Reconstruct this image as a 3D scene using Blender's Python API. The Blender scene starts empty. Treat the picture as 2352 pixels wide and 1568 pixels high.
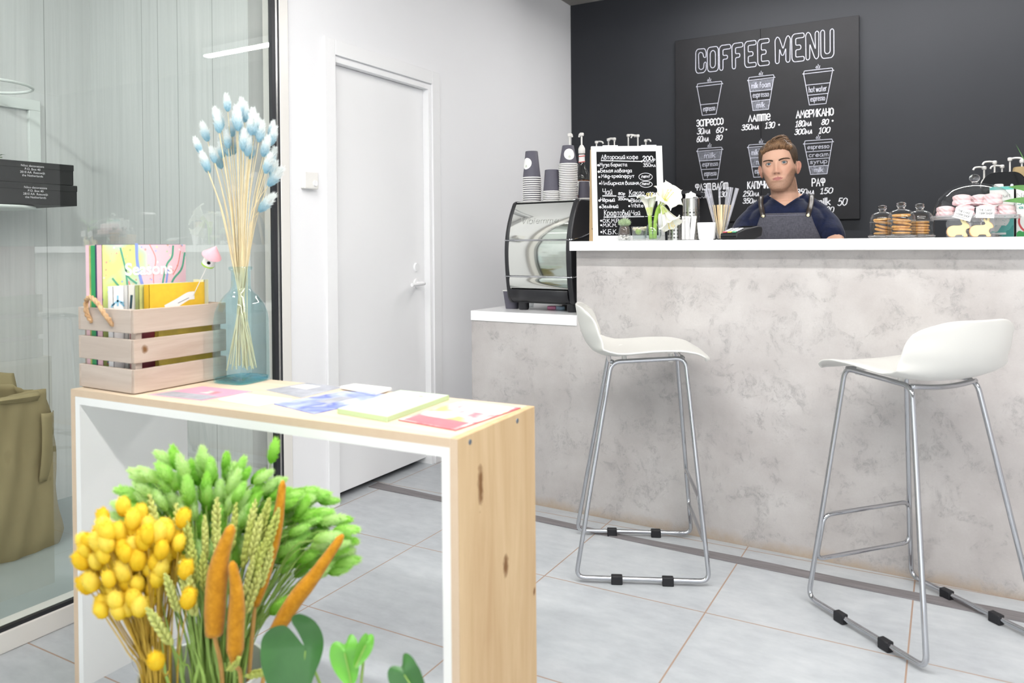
import bpy, bmesh, math, random
import numpy as np
from mathutils import Vector, Matrix, Quaternion
random.seed(7)
S = bpy.context.scene
C = S.collection
pi = math.pi
R = math.radians

# ---------------------------------------------------------------- camera
yaw, pitch, roll = 0.514515, -0.0103212, -0.0084457
EYE = Vector((0.0, 0.0, 1.15))
fw = Vector((-math.sin(yaw)*math.cos(pitch), math.cos(yaw)*math.cos(pitch), math.sin(pitch)))
r0 = Vector((math.cos(yaw), math.sin(yaw), 0.0))
u0 = r0.cross(fw)
rt = r0*math.cos(roll) + u0*math.sin(roll)
up = u0*math.cos(roll) - r0*math.sin(roll)
cd = bpy.data.cameras.new('camera')
cam = bpy.data.objects.new('camera', cd)
C.objects.link(cam)
cam.matrix_world = Matrix(((rt.x, up.x, -fw.x, EYE.x), (rt.y, up.y, -fw.y, EYE.y), (rt.z, up.z, -fw.z, EYE.z), (0, 0, 0, 1)))
cd.sensor_fit = 'HORIZONTAL'
cd.sensor_width = 36.0
cd.lens = 27.07
cd.shift_y = -0.0872
cd.clip_start = 0.02
cd.dof.use_dof = True
cd.dof.focus_distance = 3.15
cd.dof.aperture_fstop = 3.2
S.camera = cam

# ---------------------------------------------------------------- light and exposure
S.view_settings.view_transform = 'Standard'
S.view_settings.look = 'None'
S.view_settings.gamma = 1.0
S.view_settings.use_curve_mapping = False
S.view_settings.exposure = 0.40
LAMP_STRENGTH = 64.0
ROOM_LAMP_STRENGTH = 130.0
w = bpy.data.worlds.new('daylight'); S.world = w
w.use_nodes = True
bg = w.node_tree.nodes['Background']
bg.inputs[0].default_value = (0.93, 0.97, 1.0, 1.0)
bg.inputs[1].default_value = 1.5
cy = S.cycles
cy.max_bounces = 9
cy.diffuse_bounces = 4
cy.glossy_bounces = 4
cy.transmission_bounces = 8
cy.transparent_max_bounces = 24
cy.caustics_reflective = False
cy.caustics_refractive = False
cy.sample_clamp_indirect = 6.0
# ---------------------------------------------------------------- mesh helpers
class MB:
    """collects shapes; build() links them as ONE mesh object"""
    def __init__(s): s.v = []; s.f = []
    def add(s, vs, fs, M=None):
        o = len(s.v)
        if M is not None: vs = [M @ Vector(p) for p in vs]
        s.v += [tuple(p) for p in vs]; s.f += [[i+o for i in f] for f in fs]
        return s
    def box(s, x0, x1, y0, y1, z0, z1, M=None):
        return s.add([(x0,y0,z0),(x1,y0,z0),(x1,y1,z0),(x0,y1,z0),(x0,y0,z1),(x1,y0,z1),(x1,y1,z1),(x0,y1,z1)],
                     [(0,3,2,1),(4,5,6,7),(0,1,5,4),(1,2,6,5),(2,3,7,6),(3,0,4,7)], M)
    def lathe(s, prof, n=32, M=None, sq=0.0):
        vs = []; fs = []
        for r, z in prof:
            for i in range(n):
                a = 2*pi*i/n; c, d = math.cos(a), math.sin(a)
                k = 1.0
                if sq:
                    e = 2+6*sq
                    k = 1.0/((abs(c)**e+abs(d)**e)**(1/e))
                vs.append((r*c*k, r*d*k, z))
        m = len(prof)
        for j in range(m-1):
            for i in range(n):
                a, b = j*n+i, j*n+(i+1) % n
                fs.append((a, b, b+n, a+n))
        if prof[0][0] > 1e-5: fs.append(tuple(range(n-1, -1, -1)))
        if prof[-1][0] > 1e-5: fs.append(tuple(range((m-1)*n, m*n)))
        return s.add(vs, fs, M)
    def tube(s, pts, r, n=8, closed=False, M=None, flat=1.0):
        pts = [Vector(p) for p in pts]; m = len(pts)
        rs = r if isinstance(r, (list, tuple)) else [r]*m
        vs = []; fs = []; nrm = None
        for i, p in enumerate(pts):
            if closed: t = pts[(i+1) % m]-pts[i-1]
            else: t = pts[min(i+1, m-1)]-pts[max(i-1, 0)]
            if t.length < 1e-9: t = Vector((0, 0, 1))
            t.normalize()
            if nrm is None:
                nrm = t.orthogonal().normalized()
                if abs(t.z) < .9:
                    nrm = (Vector((0, 0, 1))-t*t.z).normalized()
            else:
                nrm = nrm-t*nrm.dot(t)
                nrm = nrm.normalized() if nrm.length > 1e-6 else t.orthogonal().normalized()
            b = t.cross(nrm)
            for k in range(n):
                a = 2*pi*k/n
                vs.append(p+(nrm*math.cos(a)*flat+b*math.sin(a))*rs[i])
        for i in range(m if closed else m-1):
            j = (i+1) % m
            for k in range(n):
                l = (k+1) % n
                fs.append((i*n+k, i*n+l, j*n+l, j*n+k))
        if not closed:
            fs.append(tuple(range(n-1, -1, -1))); fs.append(tuple(range((m-1)*n, m*n)))
        return s.add(vs, fs, M)
    def prism(s, out, t0, t1, M=None):
        """outline (x,z) pushed from y=t0 to y=t1"""
        n = len(out)
        vs = [(x, t0, z) for x, z in out]+[(x, t1, z) for x, z in out]
        fs = [tuple(range(n)), tuple(range(2*n-1, n-1, -1))]
        for i in range(n):
            j = (i+1) % n
            fs.append((j, i, i+n, j+n))
        return s.add(vs, fs, M)
    def ell(s, c, rx, ry, rz, nu=16, nv=10, M=None):
        vs = [(c[0], c[1], c[2]-rz)]; fs = []
        for j in range(1, nv):
            a = -pi/2+pi*j/nv
            for i in range(nu):
                b = 2*pi*i/nu
                vs.append((c[0]+rx*math.cos(a)*math.cos(b), c[1]+ry*math.cos(a)*math.sin(b), c[2]+rz*math.sin(a)))
        vs.append((c[0], c[1], c[2]+rz)); L = len(vs)-1
        for i in range(nu):
            k = (i+1) % nu
            fs.append((0, 1+k, 1+i)); fs.append((L, L-nu+i, L-nu+k))
            for j in range(nv-2):
                fs.append((1+j*nu+i, 1+j*nu+k, 1+(j+1)*nu+k, 1+(j+1)*nu+i))
        return s.add(vs, fs, M)
    def grid(s, fn, nu, nv, M=None, cu=False):
        vs = [fn(i/(nu if cu else nu-1), j/(nv-1)) for j in range(nv) for i in range(nu)]; fs = []
        for j in range(nv-1):
            for i in range(nu if cu else nu-1):
                k = (i+1) % nu
                fs.append((j*nu+i, j*nu+k, (j+1)*nu+k, (j+1)*nu+i))
        return s.add(vs, fs, M)
    def mesh(s, name, smooth=40):
        me = bpy.data.meshes.new(name)
        me.from_pydata(s.v, [], s.f); me.update()
        if smooth:
            me.shade_smooth()
            me.set_sharp_from_angle(angle=R(smooth))
        return me
    def build(s, name, m, parent=None, smooth=40, bevel=0, sub=0, solid=0, seg=2):
        o = bpy.data.objects.new(name, s.mesh(name, smooth)); C.objects.link(o)
        if m: o.data.materials.append(m)
        if parent: o.parent = parent
        if solid:
            q = o.modifiers.new('thick', 'SOLIDIFY'); q.thickness = solid; q.offset = 0
        if bevel:
            q = o.modifiers.new('edge', 'BEVEL'); q.width = bevel; q.segments = seg; q.limit_method = 'ANGLE'; q.angle_limit = R(35)
        if sub:
            q = o.modifiers.new('sub', 'SUBSURF'); q.levels = sub; q.render_levels = sub
        return o

def smooth_path(pts, k=5, closed=False):
    P = [Vector(p) for p in pts]; n = len(P); out = []
    for i in range(n if closed else n-1):
        a = P[(i-1) % n] if closed or i else P[0]*2-P[1]
        b = P[i]; c = P[(i+1) % n]
        d = P[(i+2) % n] if closed or i < n-2 else P[-1]*2-P[-2]
        for j in range(k):
            t = j/k
            out.append(.5*((2*b)+(c-a)*t+(2*a-5*b+4*c-d)*t*t+(3*b-a-3*c+d)*t**3))
    if not closed: out.append(P[-1])
    return out

def round_path(pts, r, k=5, closed=False):
    """polyline with rounded corners"""
    P = [Vector(p) for p in pts]; n = len(P); out = []
    for i in range(n):
        if not closed and i in (0, n-1): out.append(P[i]); continue
        a, b, c = P[i-1], P[i], P[(i+1) % n]
        d1 = (a-b); d2 = (c-b); q = min(r, d1.length*.48, d2.length*.48)
        s0 = b+d1.normalized()*q; s1 = b+d2.normalized()*q
        for j in range(k+1):
            t = j/k
            out.append(s0*(1-t)**2+b*2*t*(1-t)+s1*t*t)
    return out

def rrect(w, h, r, k=4, cx=0, cz=0):
    o = []
    for sx, sz, a0 in ((1, 1, 0), (-1, 1, 90), (-1, -1, 180), (1, -1, 270)):
        for i in range(k+1):
            a = R(a0+90*i/k)
            o.append((cx+sx*(w/2-r)+r*math.cos(a), cz+sz*(h/2-r)+r*math.sin(a)))
    return o[::-1]

def Tm(loc=(0, 0, 0), rx=0, ry=0, rz=0, sc=1):
    M = Matrix.Translation(Vector(loc)) @ Matrix.Rotation(rz, 4, 'Z') @ Matrix.Rotation(ry, 4, 'Y') @ Matrix.Rotation(rx, 4, 'X')
    return M @ Matrix.Diagonal((sc, sc, sc, 1)) if sc != 1 else M

def tag(o, label, cat, group=None):
    o['label'] = label; o['category'] = cat
    if group: o['group'] = group
    return o
def thing(name, label, cat, loc=(0, 0, 0), rz=0, group=None, rx=0, ry=0):
    o = bpy.data.objects.new(name, None); C.objects.link(o); o.empty_display_size = .02
    o.location = loc; o.rotation_euler = (rx, ry, rz)
    return tag(o, label, cat, group)
ip = np.interp
def text_mesh(name, body, size, m, parent, loc, rot, offset=0, space=1.0, extrude=0):
    cu = bpy.data.curves.new(name, 'FONT'); cu.body = body; cu.size = size; cu.align_x = 'CENTER'; cu.space_line = space; cu.offset = offset; cu.extrude = extrude
    tmp = bpy.data.objects.new(name, cu); C.objects.link(tmp)
    me = bpy.data.meshes.new_from_object(tmp.evaluated_get(bpy.context.evaluated_depsgraph_get()))
    bpy.data.objects.remove(tmp); bpy.data.curves.remove(cu)
    o = bpy.data.objects.new(name, me); C.objects.link(o); o.parent = parent; o.location = loc; o.rotation_euler = rot
    me.materials.clear(); me.materials.append(m); return o
def struct(o):
    o['kind'] = 'structure'; return o
def dup(root, loc, rz=None, label=None, group=None, rot=None):
    r = root.copy(); C.objects.link(r); r.location = loc
    if rz is not None: r.rotation_euler = (0, 0, rz)
    if rot is not None: r.rotation_euler = rot
    if label: r['label'] = label
    if group: r['group'] = group
    for ch in list(root.children):
        c = ch.copy(); C.objects.link(c); c.parent = r
        for g in ch.children:
            d = g.copy(); C.objects.link(d); d.parent = c
    return r

# ---------------------------------------------------------------- materials
def lin(h):
    if not isinstance(h, str): return tuple(h)+(1,) if len(h) == 3 else h
    h = h.lstrip('#'); o = []
    for i in (0, 2, 4):
        c = int(h[i:i+2], 16)/255
        o.append(c/12.92 if c <= .04045 else ((c+.055)/1.055)**2.4)
    return tuple(o)+(1,)
class NT:
    def __init__(s, name):
        s.m = bpy.data.materials.new(name); s.m.use_nodes = True; s.t = s.m.node_tree
        s.b = s.t.nodes['Principled BSDF']; s.out = s.t.nodes['Material Output']
    def n(s, typ, **kw):
        q = s.t.nodes.new(typ)
        for k, v in kw.items():
            if k.startswith('i_'):
                key = k[2:]; key = int(key) if key.isdigit() else key.replace('_', ' ')
                s.set(q.inputs[key], v)
            else: setattr(q, k, v)
        return q
    def set(s, sock, v):
        if hasattr(v, 'is_linked') or hasattr(v, 'links'): s.t.links.new(v, sock)
        else: sock.default_value = v
    def math(s, op, a, b=None, c=None):
        q = s.t.nodes.new('ShaderNodeMath'); q.operation = op
        s.set(q.inputs[0], a)
        if b is not None: s.set(q.inputs[1], b)
        if c is not None: s.set(q.inputs[2], c)
        return q.outputs[0]
    def coord(s, which='Object'): return s.t.nodes.new('ShaderNodeTexCoord').outputs[which]
    def xyz(s, v=None):
        q = s.t.nodes.new('ShaderNodeSeparateXYZ'); s.set(q.inputs[0], v or s.coord()); return q.outputs
    def scale(s, v, sc):
        q = s.t.nodes.new('ShaderNodeMapping'); s.set(q.inputs[0], v); q.inputs['Scale'].default_value = sc; return q.outputs[0]
    def noise(s, scale, detail=4, rough=.55, vec=None, dist=0):
        q = s.t.nodes.new('ShaderNodeTexNoise'); s.set(q.inputs['Vector'], vec or s.coord())
        q.inputs['Scale'].default_value = scale; q.inputs['Detail'].default_value = detail
        q.inputs['Roughness'].default_value = rough; q.inputs['Distortion'].default_value = dist
        return q.outputs['Fac']
    def ramp(s, f, stops):
        q = s.t.nodes.new('ShaderNodeValToRGB'); s.set(q.inputs[0], f); e = q.color_ramp.elements
        while len(e) < len(stops): e.new(.5)
        for i, (p, c) in enumerate(stops): e[i].position = p; e[i].color = lin(c)
        return q.outputs[0]
    def mix(s, f, a, b):
        q = s.t.nodes.new('ShaderNodeMix'); q.data_type = 'RGBA'
        s.set(q.inputs[0], f); s.set(q.inputs[6], lin(a) if isinstance(a, (str, tuple)) else a); s.set(q.inputs[7], lin(b) if isinstance(b, (str, tuple)) else b)
        return q.outputs[2]
    def col(s, v): s.set(s.b.inputs['Base Color'], lin(v) if isinstance(v, (str, tuple)) else v)
    def bump(s, h, st=.2, d=.002):
        q = s.t.nodes.new('ShaderNodeBump'); s.set(q.inputs['Height'], h); q.inputs['Strength'].default_value = st; q.inputs['Distance'].default_value = d
        s.t.links.new(q.outputs[0], s.b.inputs['Normal'])
    def p(s, rough=.5, metal=0, spec=.5, **kw):
        s.b.inputs['Roughness'].default_value = rough; s.b.inputs['Metallic'].default_value = metal
        s.b.inputs['Specular IOR Level'].default_value = spec
        for k, v in kw.items(): s.b.inputs[k.replace('_', ' ')].default_value = v
        return s
def pm(name, c, rough=.5, metal=0, spec=.5, var=0, vs=30, bump=0, bs=200, **kw):
    """plain procedural material: colour with a little noise variation and grain"""
    q = NT(name); q.p(rough, metal, spec, **kw)
    a = lin(c)
    if var:
        q.col(q.ramp(q.noise(vs), [(.3, tuple(x*(1-var) for x in a[:3])), (.7, tuple(min(1, x*(1+var)) for x in a[:3]))]))
    else: q.col(a)
    if bump: q.bump(q.noise(bs, 3), bump)
    return q.m
def thin_glass(name, tint=(1, 1, 1), ior=1.45, rough=0.0, refl=(1, 1, 1), haze=0):
    """a thin sheet or shell of glass: tinted straight-through light plus the mirror reflection of its surface"""
    q = NT(name); t = q.t; t.nodes.remove(q.b)
    tr = t.nodes.new('ShaderNodeBsdfTransparent'); tr.inputs[0].default_value = tuple(tint)+(1,)
    gl = t.nodes.new('ShaderNodeBsdfGlossy'); gl.inputs['Roughness'].default_value = rough; gl.inputs[0].default_value = tuple(refl)+(1,)
    fr = t.nodes.new('ShaderNodeFresnel'); ge = t.nodes.new('ShaderNodeNewGeometry')
    # a sheet reflects alike from both of its sides
    q.t.links.new(q.math('ADD', ior, q.math('MULTIPLY', ge.outputs['Backfacing'], 1/ior-ior)), fr.inputs[0])
    mx = t.nodes.new('ShaderNodeMixShader')
    t.links.new(fr.outputs[0], mx.inputs[0]); t.links.new(tr.outputs[0], mx.inputs[1]); t.links.new(gl.outputs[0], mx.inputs[2])
    o = mx.outputs[0]
    if haze:
        df = t.nodes.new('ShaderNodeBsdfDiffuse'); df.inputs[0].default_value = (.9, .9, .92, 1)
        m2 = t.nodes.new('ShaderNodeMixShader'); m2.inputs[0].default_value = haze
        t.links.new(o, m2.inputs[1]); t.links.new(df.outputs[0], m2.inputs[2]); o = m2.outputs[0]
    t.links.new(o, q.out.inputs[0])
    return q.m
def emit(name, c, st):
    q = NT(name); q.col(c); q.b.inputs['Emission Color'].default_value = lin(c); q.b.inputs['Emission Strength'].default_value = st
    return q.m
M = {}
def wood(name, c0, c1, axis='x', sc=1.0, rough=.5, knots=(), kax='yz', rings=0.5):
    """grain along one axis, with knots at given spots of the object's own space"""
    q = NT(name); q.p(rough, 0, .3); v = q.coord()
    s3 = {'x': (1.2, 14, 14), 'y': (14, 1.2, 14), 'z': (14, 14, 1.2)}[axis]
    g = q.noise(1.6*sc, 5, .6, q.scale(v, s3), 1.2)
    g2 = q.noise(9*sc, 3, .6, q.scale(v, s3))
    f = q.math('ADD', q.math('MULTIPLY', g, 1-rings*.4), q.math('MULTIPLY', g2, rings*.4))
    col = q.ramp(f, [(.32, c0), (.5, tuple((a+b)/2 for a, b in zip(lin(c0)[:3], lin(c1)[:3]))), (.68, c1)])
    if knots:
        o = q.xyz(v); a, b = o['XYZ'.index(kax[0].upper())], o['XYZ'.index(kax[1].upper())]
        nz = q.noise(60, 3)
        for (ka, kb, ra, rb) in knots:
            da = q.math('DIVIDE', q.math('SUBTRACT', a, ka), ra); db = q.math('DIVIDE', q.math('SUBTRACT', b, kb), rb)
            d = q.math('SQRT', q.math('ADD', q.math('MULTIPLY', da, da), q.math('MULTIPLY', db, db)))
            d = q.math('ADD', d, q.math('MULTIPLY', q.math('SUBTRACT', nz, .5), 1.1))
            k = q.ramp(d, [(.45, (1, 1, 1)), (1.0, (.25, .25, .25)), (1.7, (0, 0, 0))])
            col = q.mix(k, col, '#7d5a38')
    q.col(col); q.bump(g2, .05)
    return q.m
def fuzzy(name, base, tip, zs=.05, tl=.45):
    """dyed plant down: soft, lets light through; the dye is stronger at the base of a head"""
    q = NT(name); z = q.xyz()[2]; c = q.ramp(q.math('ADD', q.math('DIVIDE', z, zs), q.math('MULTIPLY', q.math('SUBTRACT', q.noise(60, 3), .5), .5)), [(.1, base), (.75, tip)])
    d = q.n('ShaderNodeBsdfDiffuse'); t = q.n('ShaderNodeBsdfTranslucent'); m = q.n('ShaderNodeMixShader')
    q.t.links.new(c, d.inputs[0]); q.t.links.new(c, t.inputs[0]); m.inputs[0].default_value = tl
    q.t.links.new(d.outputs[0], m.inputs[1]); q.t.links.new(t.outputs[0], m.inputs[2]); q.t.links.new(m.outputs[0], q.out.inputs[0])
    return q.m
M['white'] = pm('white_paint', '#f2f2f3', .45, 0, .4)
M['wall'] = pm('wall_paint', '#f3f3f5', .6, 0, .3, bump=.03, bs=300)
M['white_gloss'] = pm('white_laminate', '#f4f4f5', .22, 0, .5)
M['plastic_white'] = pm('white_plastic', '#eceae6', .35, 0, .5)
M['offwhite'] = pm('cream_profile', '#e6e3de', .3, 0, .5)
M['black'] = pm('black_plastic', '#202024', .42, 0, .5, bump=.03, bs=900)
M['gloss_black'] = pm('glossy_black', '#0a0a0c', .10, 0, .22)
M['rubber'] = pm('black_rubber', '#1c1c20', .5, 0, .4)
M['chrome'] = pm('chrome', '#bfc0c4', .07, 1)
M['steel'] = pm('brushed_steel', '#c4c4c2', .28, 1, var=.08, vs=60)
M['mirror_steel'] = pm('polished_steel', '#d9dbd6', .045, 1)
M['dark_wall'] = pm('dark_wall_paint', '#2b2d32', .62, 0, .35, var=.05, vs=2, bump=.05, bs=350)
M['board'] = NT('chalkboard_paint'); q = M['board']; q.p(.62, 0, .35)
q.col(q.ramp(q.noise(2.6, 5, .6), [(.35, '#18181b'), (.72, '#212125')])); q.bump(q.noise(400, 2), .06); M['board'] = q.m
M['chalk'] = pm('chalk', '#e9e9ee', .9, 0, .1, var=.1, vs=160)
M['chalk_soft'] = pm('soft_chalk', '#bfc0cc', .9, 0, .1, var=.18, vs=120)
M['glass'] = thin_glass('clear_glass', (.97, .98, .98), 1.5)
M['glass_hazy'] = thin_glass('moulded_glass', (.95, .96, .96), 1.55, .02, haze=.05)
M['solid_glass'] = pm('solid_glass', '#ffffff', .02, 0, .5, Transmission_Weight=1.0, IOR=1.5)
M['water'] = thin_glass('water', (.86, .9, .9), 1.33)
M['cup_grey'] = pm('grey_paper', '#5d5b66', .6, 0, .3, var=.04, vs=200)
M['cup_white'] = pm('white_paper', '#f3f1ee', .55, 0, .3)
M['paper'] = pm('paper', '#f4f3f1', .6, 0, .3)
# ---------------------------------------------------------------- the room
XW = -2.355          # face of the white wall with the door
YB = 5.05            # face of the dark wall
ZC = 2.86
def tiles():
    q = NT('floor_tiles'); q.p(.34, 0, .45); v = q.coord(); o = q.xyz(v)
    def line(a, off):
        t = q.math('DIVIDE', q.math('SUBTRACT', a, off), .56)
        f = q.math('FRACT', q.math('ADD', t, 100.5))
        return q.math('ABSOLUTE', q.math('SUBTRACT', f, .5))
    d = q.math('MINIMUM', line(o[0], -.098), line(o[1], 2.365))
    g = q.math('LESS_THAN', d, .0042)
    n1 = q.noise(2.3, 6, .62); n2 = q.noise(11, 5, .65, q.scale(v, (1, 2.2, 1)))
    base = q.ramp(q.math('ADD', q.math('MULTIPLY', n1, .6), q.math('MULTIPLY', n2, .4)), [(.33, '#a9adb2'), (.5, '#babec2'), (.66, '#c8cbce')])
    q.col(q.mix(g, base, '#a58a78'))
    q.bump(q.math('SUBTRACT', n2, q.math('MULTIPLY', g, .6)), .06)
    return q.m
M['tiles'] = tiles()
q = NT('side_floor'); q.p(.4, 0, .4); q.col(q.ramp(q.noise(3, 6, .6), [(.35, '#98a3a3'), (.65, '#a6b0b0')])); M['side_floor'] = q.m
struct(MB().box(XW-.02, 4.0, -3.6, YB+.1, -.05, 0).box(XW-.7, XW-.0201, 2.3301, 4.3, -.05, 0).build('floor', M['tiles']))
struct(MB().box(-3.7, XW-.021, -1.7, 2.33, -.05, 0).build('floor_side', M['side_floor']))
struct(MB().box(-3.7, 4.1, -3.6, YB+.1, ZC, ZC+.1).build('ceiling', pm('ceiling_paint', '#9b9893', .8)))
D0, D1, DZ = 2.582, 3.316, 1.992     # door opening
wl = MB()
wl.box(XW-.12, XW, 2.292, D0, 0, ZC); wl.box(XW-.12, XW, D1, YB, 0, ZC); wl.box(XW-.12, XW, D0, D1, DZ, ZC)
struct(wl.build('wall_left', M['wall']))
struct(MB().box(XW-.12, 4.1, YB, YB+.1, 0, ZC).build('wall_back', M['dark_wall']))
struct(MB().box(4.0, 4.1, -3.6, YB, 0, ZC).build('wall_right', M['wall']))
struct(MB().box(XW-.6, XW-.55, 2.33, 4.2, 0, ZC).box(XW-.6, XW-.12, 4.15, 4.2, 0, ZC).box(XW-.6, XW-.12, 2.331, 2.38, 0, ZC).build('hall_light_block', pm('light_block_dark', '#3a3835', .8)))  # unseen dark box added behind the door to stop light leaking under it
# room behind the glass, lined with grooved wood-grain panels
def panel(axis, grooves):
    q = NT('grooved_panel_'+axis); q.p(.45, 0, .35); v = q.coord(); o = q.xyz(v)
    a = o['XY'.index(axis)]
    g = q.noise(1.2, 6, .7, q.scale(v, (26, 26, .7)), .8)
    k = None
    for x in grooves:
        d = q.math('LESS_THAN', q.math('ABSOLUTE', q.math('SUBTRACT', a, x)), .0022)
        k = d if k is None else q.math('MAXIMUM', k, d)
    q.col(q.mix(k, q.ramp(g, [(.3, '#cfd1d0'), (.5, '#d9dbda'), (.7, '#e0e1e0')]), '#acafad'))
    q.bump(g, .08)
    return q.m
struct(MB().box(-3.54, XW-.12, 2.21, 2.33, 0, ZC).build('wall_side_end', panel('X', [-3.156, -3.044, -2.912, -2.689, -2.43])))
struct(MB().box(-3.66, -3.54, -1.6, 2.33, 0, ZC).build('wall_side_left', panel('Y', [1.995, 1.71, 1.43, 1.15, .87, .59, .31])))
struct(MB().box(-3.54, XW-.02, -1.7, -1.6, 0, ZC).build('wall_side_front', M['wall']))

# door with its frame
dr = struct(MB().box(-2.43, -2.392, D0+.004, D1-.022, .032, DZ-.03).build('door_1', M['white'], bevel=.002))
dj = MB().box(XW-.115, XW-.001, D1-.021, D1-.0005, 0, DZ-.0295).box(XW-.115, XW-.001, D0+.0005, D0+.003, 0, DZ-.0295).box(XW-.115, XW-.001, D0+.0005, D1-.0005, DZ-.029, DZ-.0005)
dj.build('door_jamb', M['white'], dr)
lv = MB().lathe([(.0, 0), (.024, 0), (.024, .008), (.0, .008)], 20, Tm((-2.392, 3.222, .952), ry=pi/2))
lv.tube(round_path([(-2.39, 3.222, .952), (-2.335, 3.222, .952), (-2.335, 3.11, .950)], .018), .009, 10)
lv.build('door_handle', M['white_gloss'], dr)
MB().lathe([(.0, 0), (.023, 0), (.021, .009), (.0, .009)], 20, Tm((-2.392, 3.222, 1.035), ry=pi/2)).build('lock_rosette', M['white_gloss'], dr)
tr = MB()
tr.box(XW, XW+.011, D0-.067, D0, 0, DZ+.067); tr.box(XW, XW+.011, D1, D1+.067, 0, DZ+.067); tr.box(XW, XW+.011, D0, D1, DZ, DZ+.067)
struct(tr.build('trim_1', M['white'], bevel=.002))

# glass partition: white profile frame, black gasket, pane
win = struct(MB().box(-2.43, -2.334, -1.6, 2.246, 0, .060).box(-2.43, -2.334, 2.244, 2.293, 0, ZC).build('window_1', M['offwhite'], bevel=.003))
MB().box(-2.356, -2.340, -1.6, 2.246, .060, .072).box(-2.356, -2.338, 2.207, 2.226, .06, ZC).box(-2.352, -2.336, 2.236, 2.2445, .06, ZC).build('gasket', pm('black_gasket', '#24252a', .4), win)
MB().box(-2.352, -2.337, 2.226, 2.236, .06, ZC).build('glazing_bead', M['steel'], win)
MB().box(-2.3465, -2.3455, -1.6, 2.23, .066, ZC).build('pane', thin_glass('partition_glass', (.945, .957, .948), 1.75), win)

# strip of dark cable cover on the floor along the counter
def strip():
    q = NT('cable_strip'); q.p(.55, 0, .3); v = q.coord()
    q.col(q.ramp(q.noise(6, 4, .6, q.scale(v, (1, 22, 1))), [(.3, '#6d696b'), (.7, '#8b8688')])); return q.m
st = MB()
xs = np.linspace(-2.4, 1.2, 41)
lo = [(x, 2.882-.0335*(x+1.97)-.055+.003*math.sin(3*x)) for x in xs]; hi = [(x, 2.882-.0335*(x+1.97)+.006*math.sin(7*x)+.008*math.sin(2.3*x+1)) for x in xs]
n = len(xs)
st.add([(x, y, z) for z in (0, .004) for x, y in lo+hi], [])
fs = []
for i in range(n-1):
    a, b, c, d = i, i+1, n+i+1, n+i; m = 2*n
    fs += [(a+m, b+m, c+m, d+m), (a, b, b+m, a+m), (d+m, c+m, c, d)]
st.f = fs
struct(st.build('trim_2', strip()))

# linear lamps
M['lampglow'] = emit('lamp_diffuser', (1.0, .985, .965), LAMP_STRENGTH)
M['sideglow'] = emit('side_lamp_diffuser', (.95, 1.0, .97), ROOM_LAMP_STRENGTH)
M['lamp_body'] = pm('lamp_profile', '#dcdcdc', .4)
def lamp(label, x0, x1, y, z, glow, hw=.035):
    t = thing('linear_lamp', label, 'lamp', ((x0+x1)/2, y, z)); L = (x1-x0)/2
    MB().box(-L, L, -hw, hw, .012, .07).build('housing', M['lamp_body'], t, bevel=.003)
    MB().box(-L+.01, L-.01, -hw+.004, hw-.004, 0, .013).build('diffuser', glow, t)
    for sx in (-.8, .8):
        MB().tube([(L*sx, 0, .07), (L*sx, 0, ZC-z)], .0015, 5).build('suspension_wire', M['steel'], t)
    return t
lamp('long linear ceiling lamp hanging behind the counter near the dark wall', -1.5, .74, 4.40, 2.745, M['lampglow'])
lamp('long linear ceiling lamp hanging over the bar stools', -1.9, 2.6, 1.45, 2.66, M['lampglow'])
lamp('long linear ceiling lamp hanging nearest the shop front', -1.9, 2.6, .05, 2.66, M['lampglow'])
lamp('short linear lamp in the glazed side room', -3.0, -2.5, .6, 2.70, M['sideglow'], .06)

# thermostat
t = thing('thermostat', 'small square white thermostat on the wall left of the door', 'thermostat', (XW, 2.413, 1.426))
MB().box(0, .026, -.040, .040, -.036, .036).build('housing', M['plastic_white'], t, bevel=.004)
MB().lathe([(0, 0), (.013, 0), (.012, .006), (0, .006)], 20, Tm((.026, .018, -.012), ry=pi/2)).build('dial', M['white'], t)

# wire shelf with two black boxes, seen through the glass
M['wire'] = pm('white_wire', '#e6ebe8', .35)
t = thing('wire_shelf', 'white wire wall shelf with oval rail and tray behind the glass', 'shelf', (-3.54, 1.62, 1.32))
def oval(z, a=.16, b=.165, cx=.175, cy=.04): return [(cx+a*math.cos(2*pi*i/40), cy+b*math.sin(2*pi*i/40), z) for i in range(40)]
MB().tube(oval(.487), .006, 8, True).build('oval_rail', M['wire'], t)
MB().tube(oval(-.003), .006, 8, True).lathe([(0, 0), (.155, 0), (.16, .006), (.155, .008), (0, .004)], 36, Tm((.175, .04, -.006))).build('oval_tray', M['wire'], t)
fr = MB()
for y0, y1, z0, z1 in ((-.35, .345, .44, .487), (-.35, -.30, .03, .44), (.295, .345, .03, .44), (-.35, .345, 0, .03)):
    fr.box(.001, .018, y0, y1, z0, z1)
fr.build('back_frame', M['wire'], t, bevel=.002)
M['boxblack'] = pm('black_carton', '#232323', .6, var=.08, vs=8)
def address_box(label, y0, y1, z0, ty):
    t = thing('carton_box', label, 'box', (-3.375, (y0+y1)/2, z0), 0, 'black cartons on the wire shelf')
    L = (y1-y0)/2
    MB().box(-.16, .16, -L, L, 0, .0845).build('carton', M['boxblack'], t, bevel=.002)
    MB().box(-.162, .162, -L-.001, L+.001, .060, .0855).build('lid', M['boxblack'], t, bevel=.002)
    text_mesh('address_print', 'Nilco decorations\nP.O. Box 40\n2810 AA  Reeuwijk\nthe Netherlands', .0125, M['chalk'], t, (.1632, ty-(y0+y1)/2, .064), (pi/2, 0, pi/2), space=1.05)
address_box('black carton box with white address print lying on the tray, lower of two', 1.28, 1.940, 1.327, 1.768)
address_box('black carton box with white address print on top of the other box', 1.27, 1.926, 1.4135, 1.757)
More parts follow.
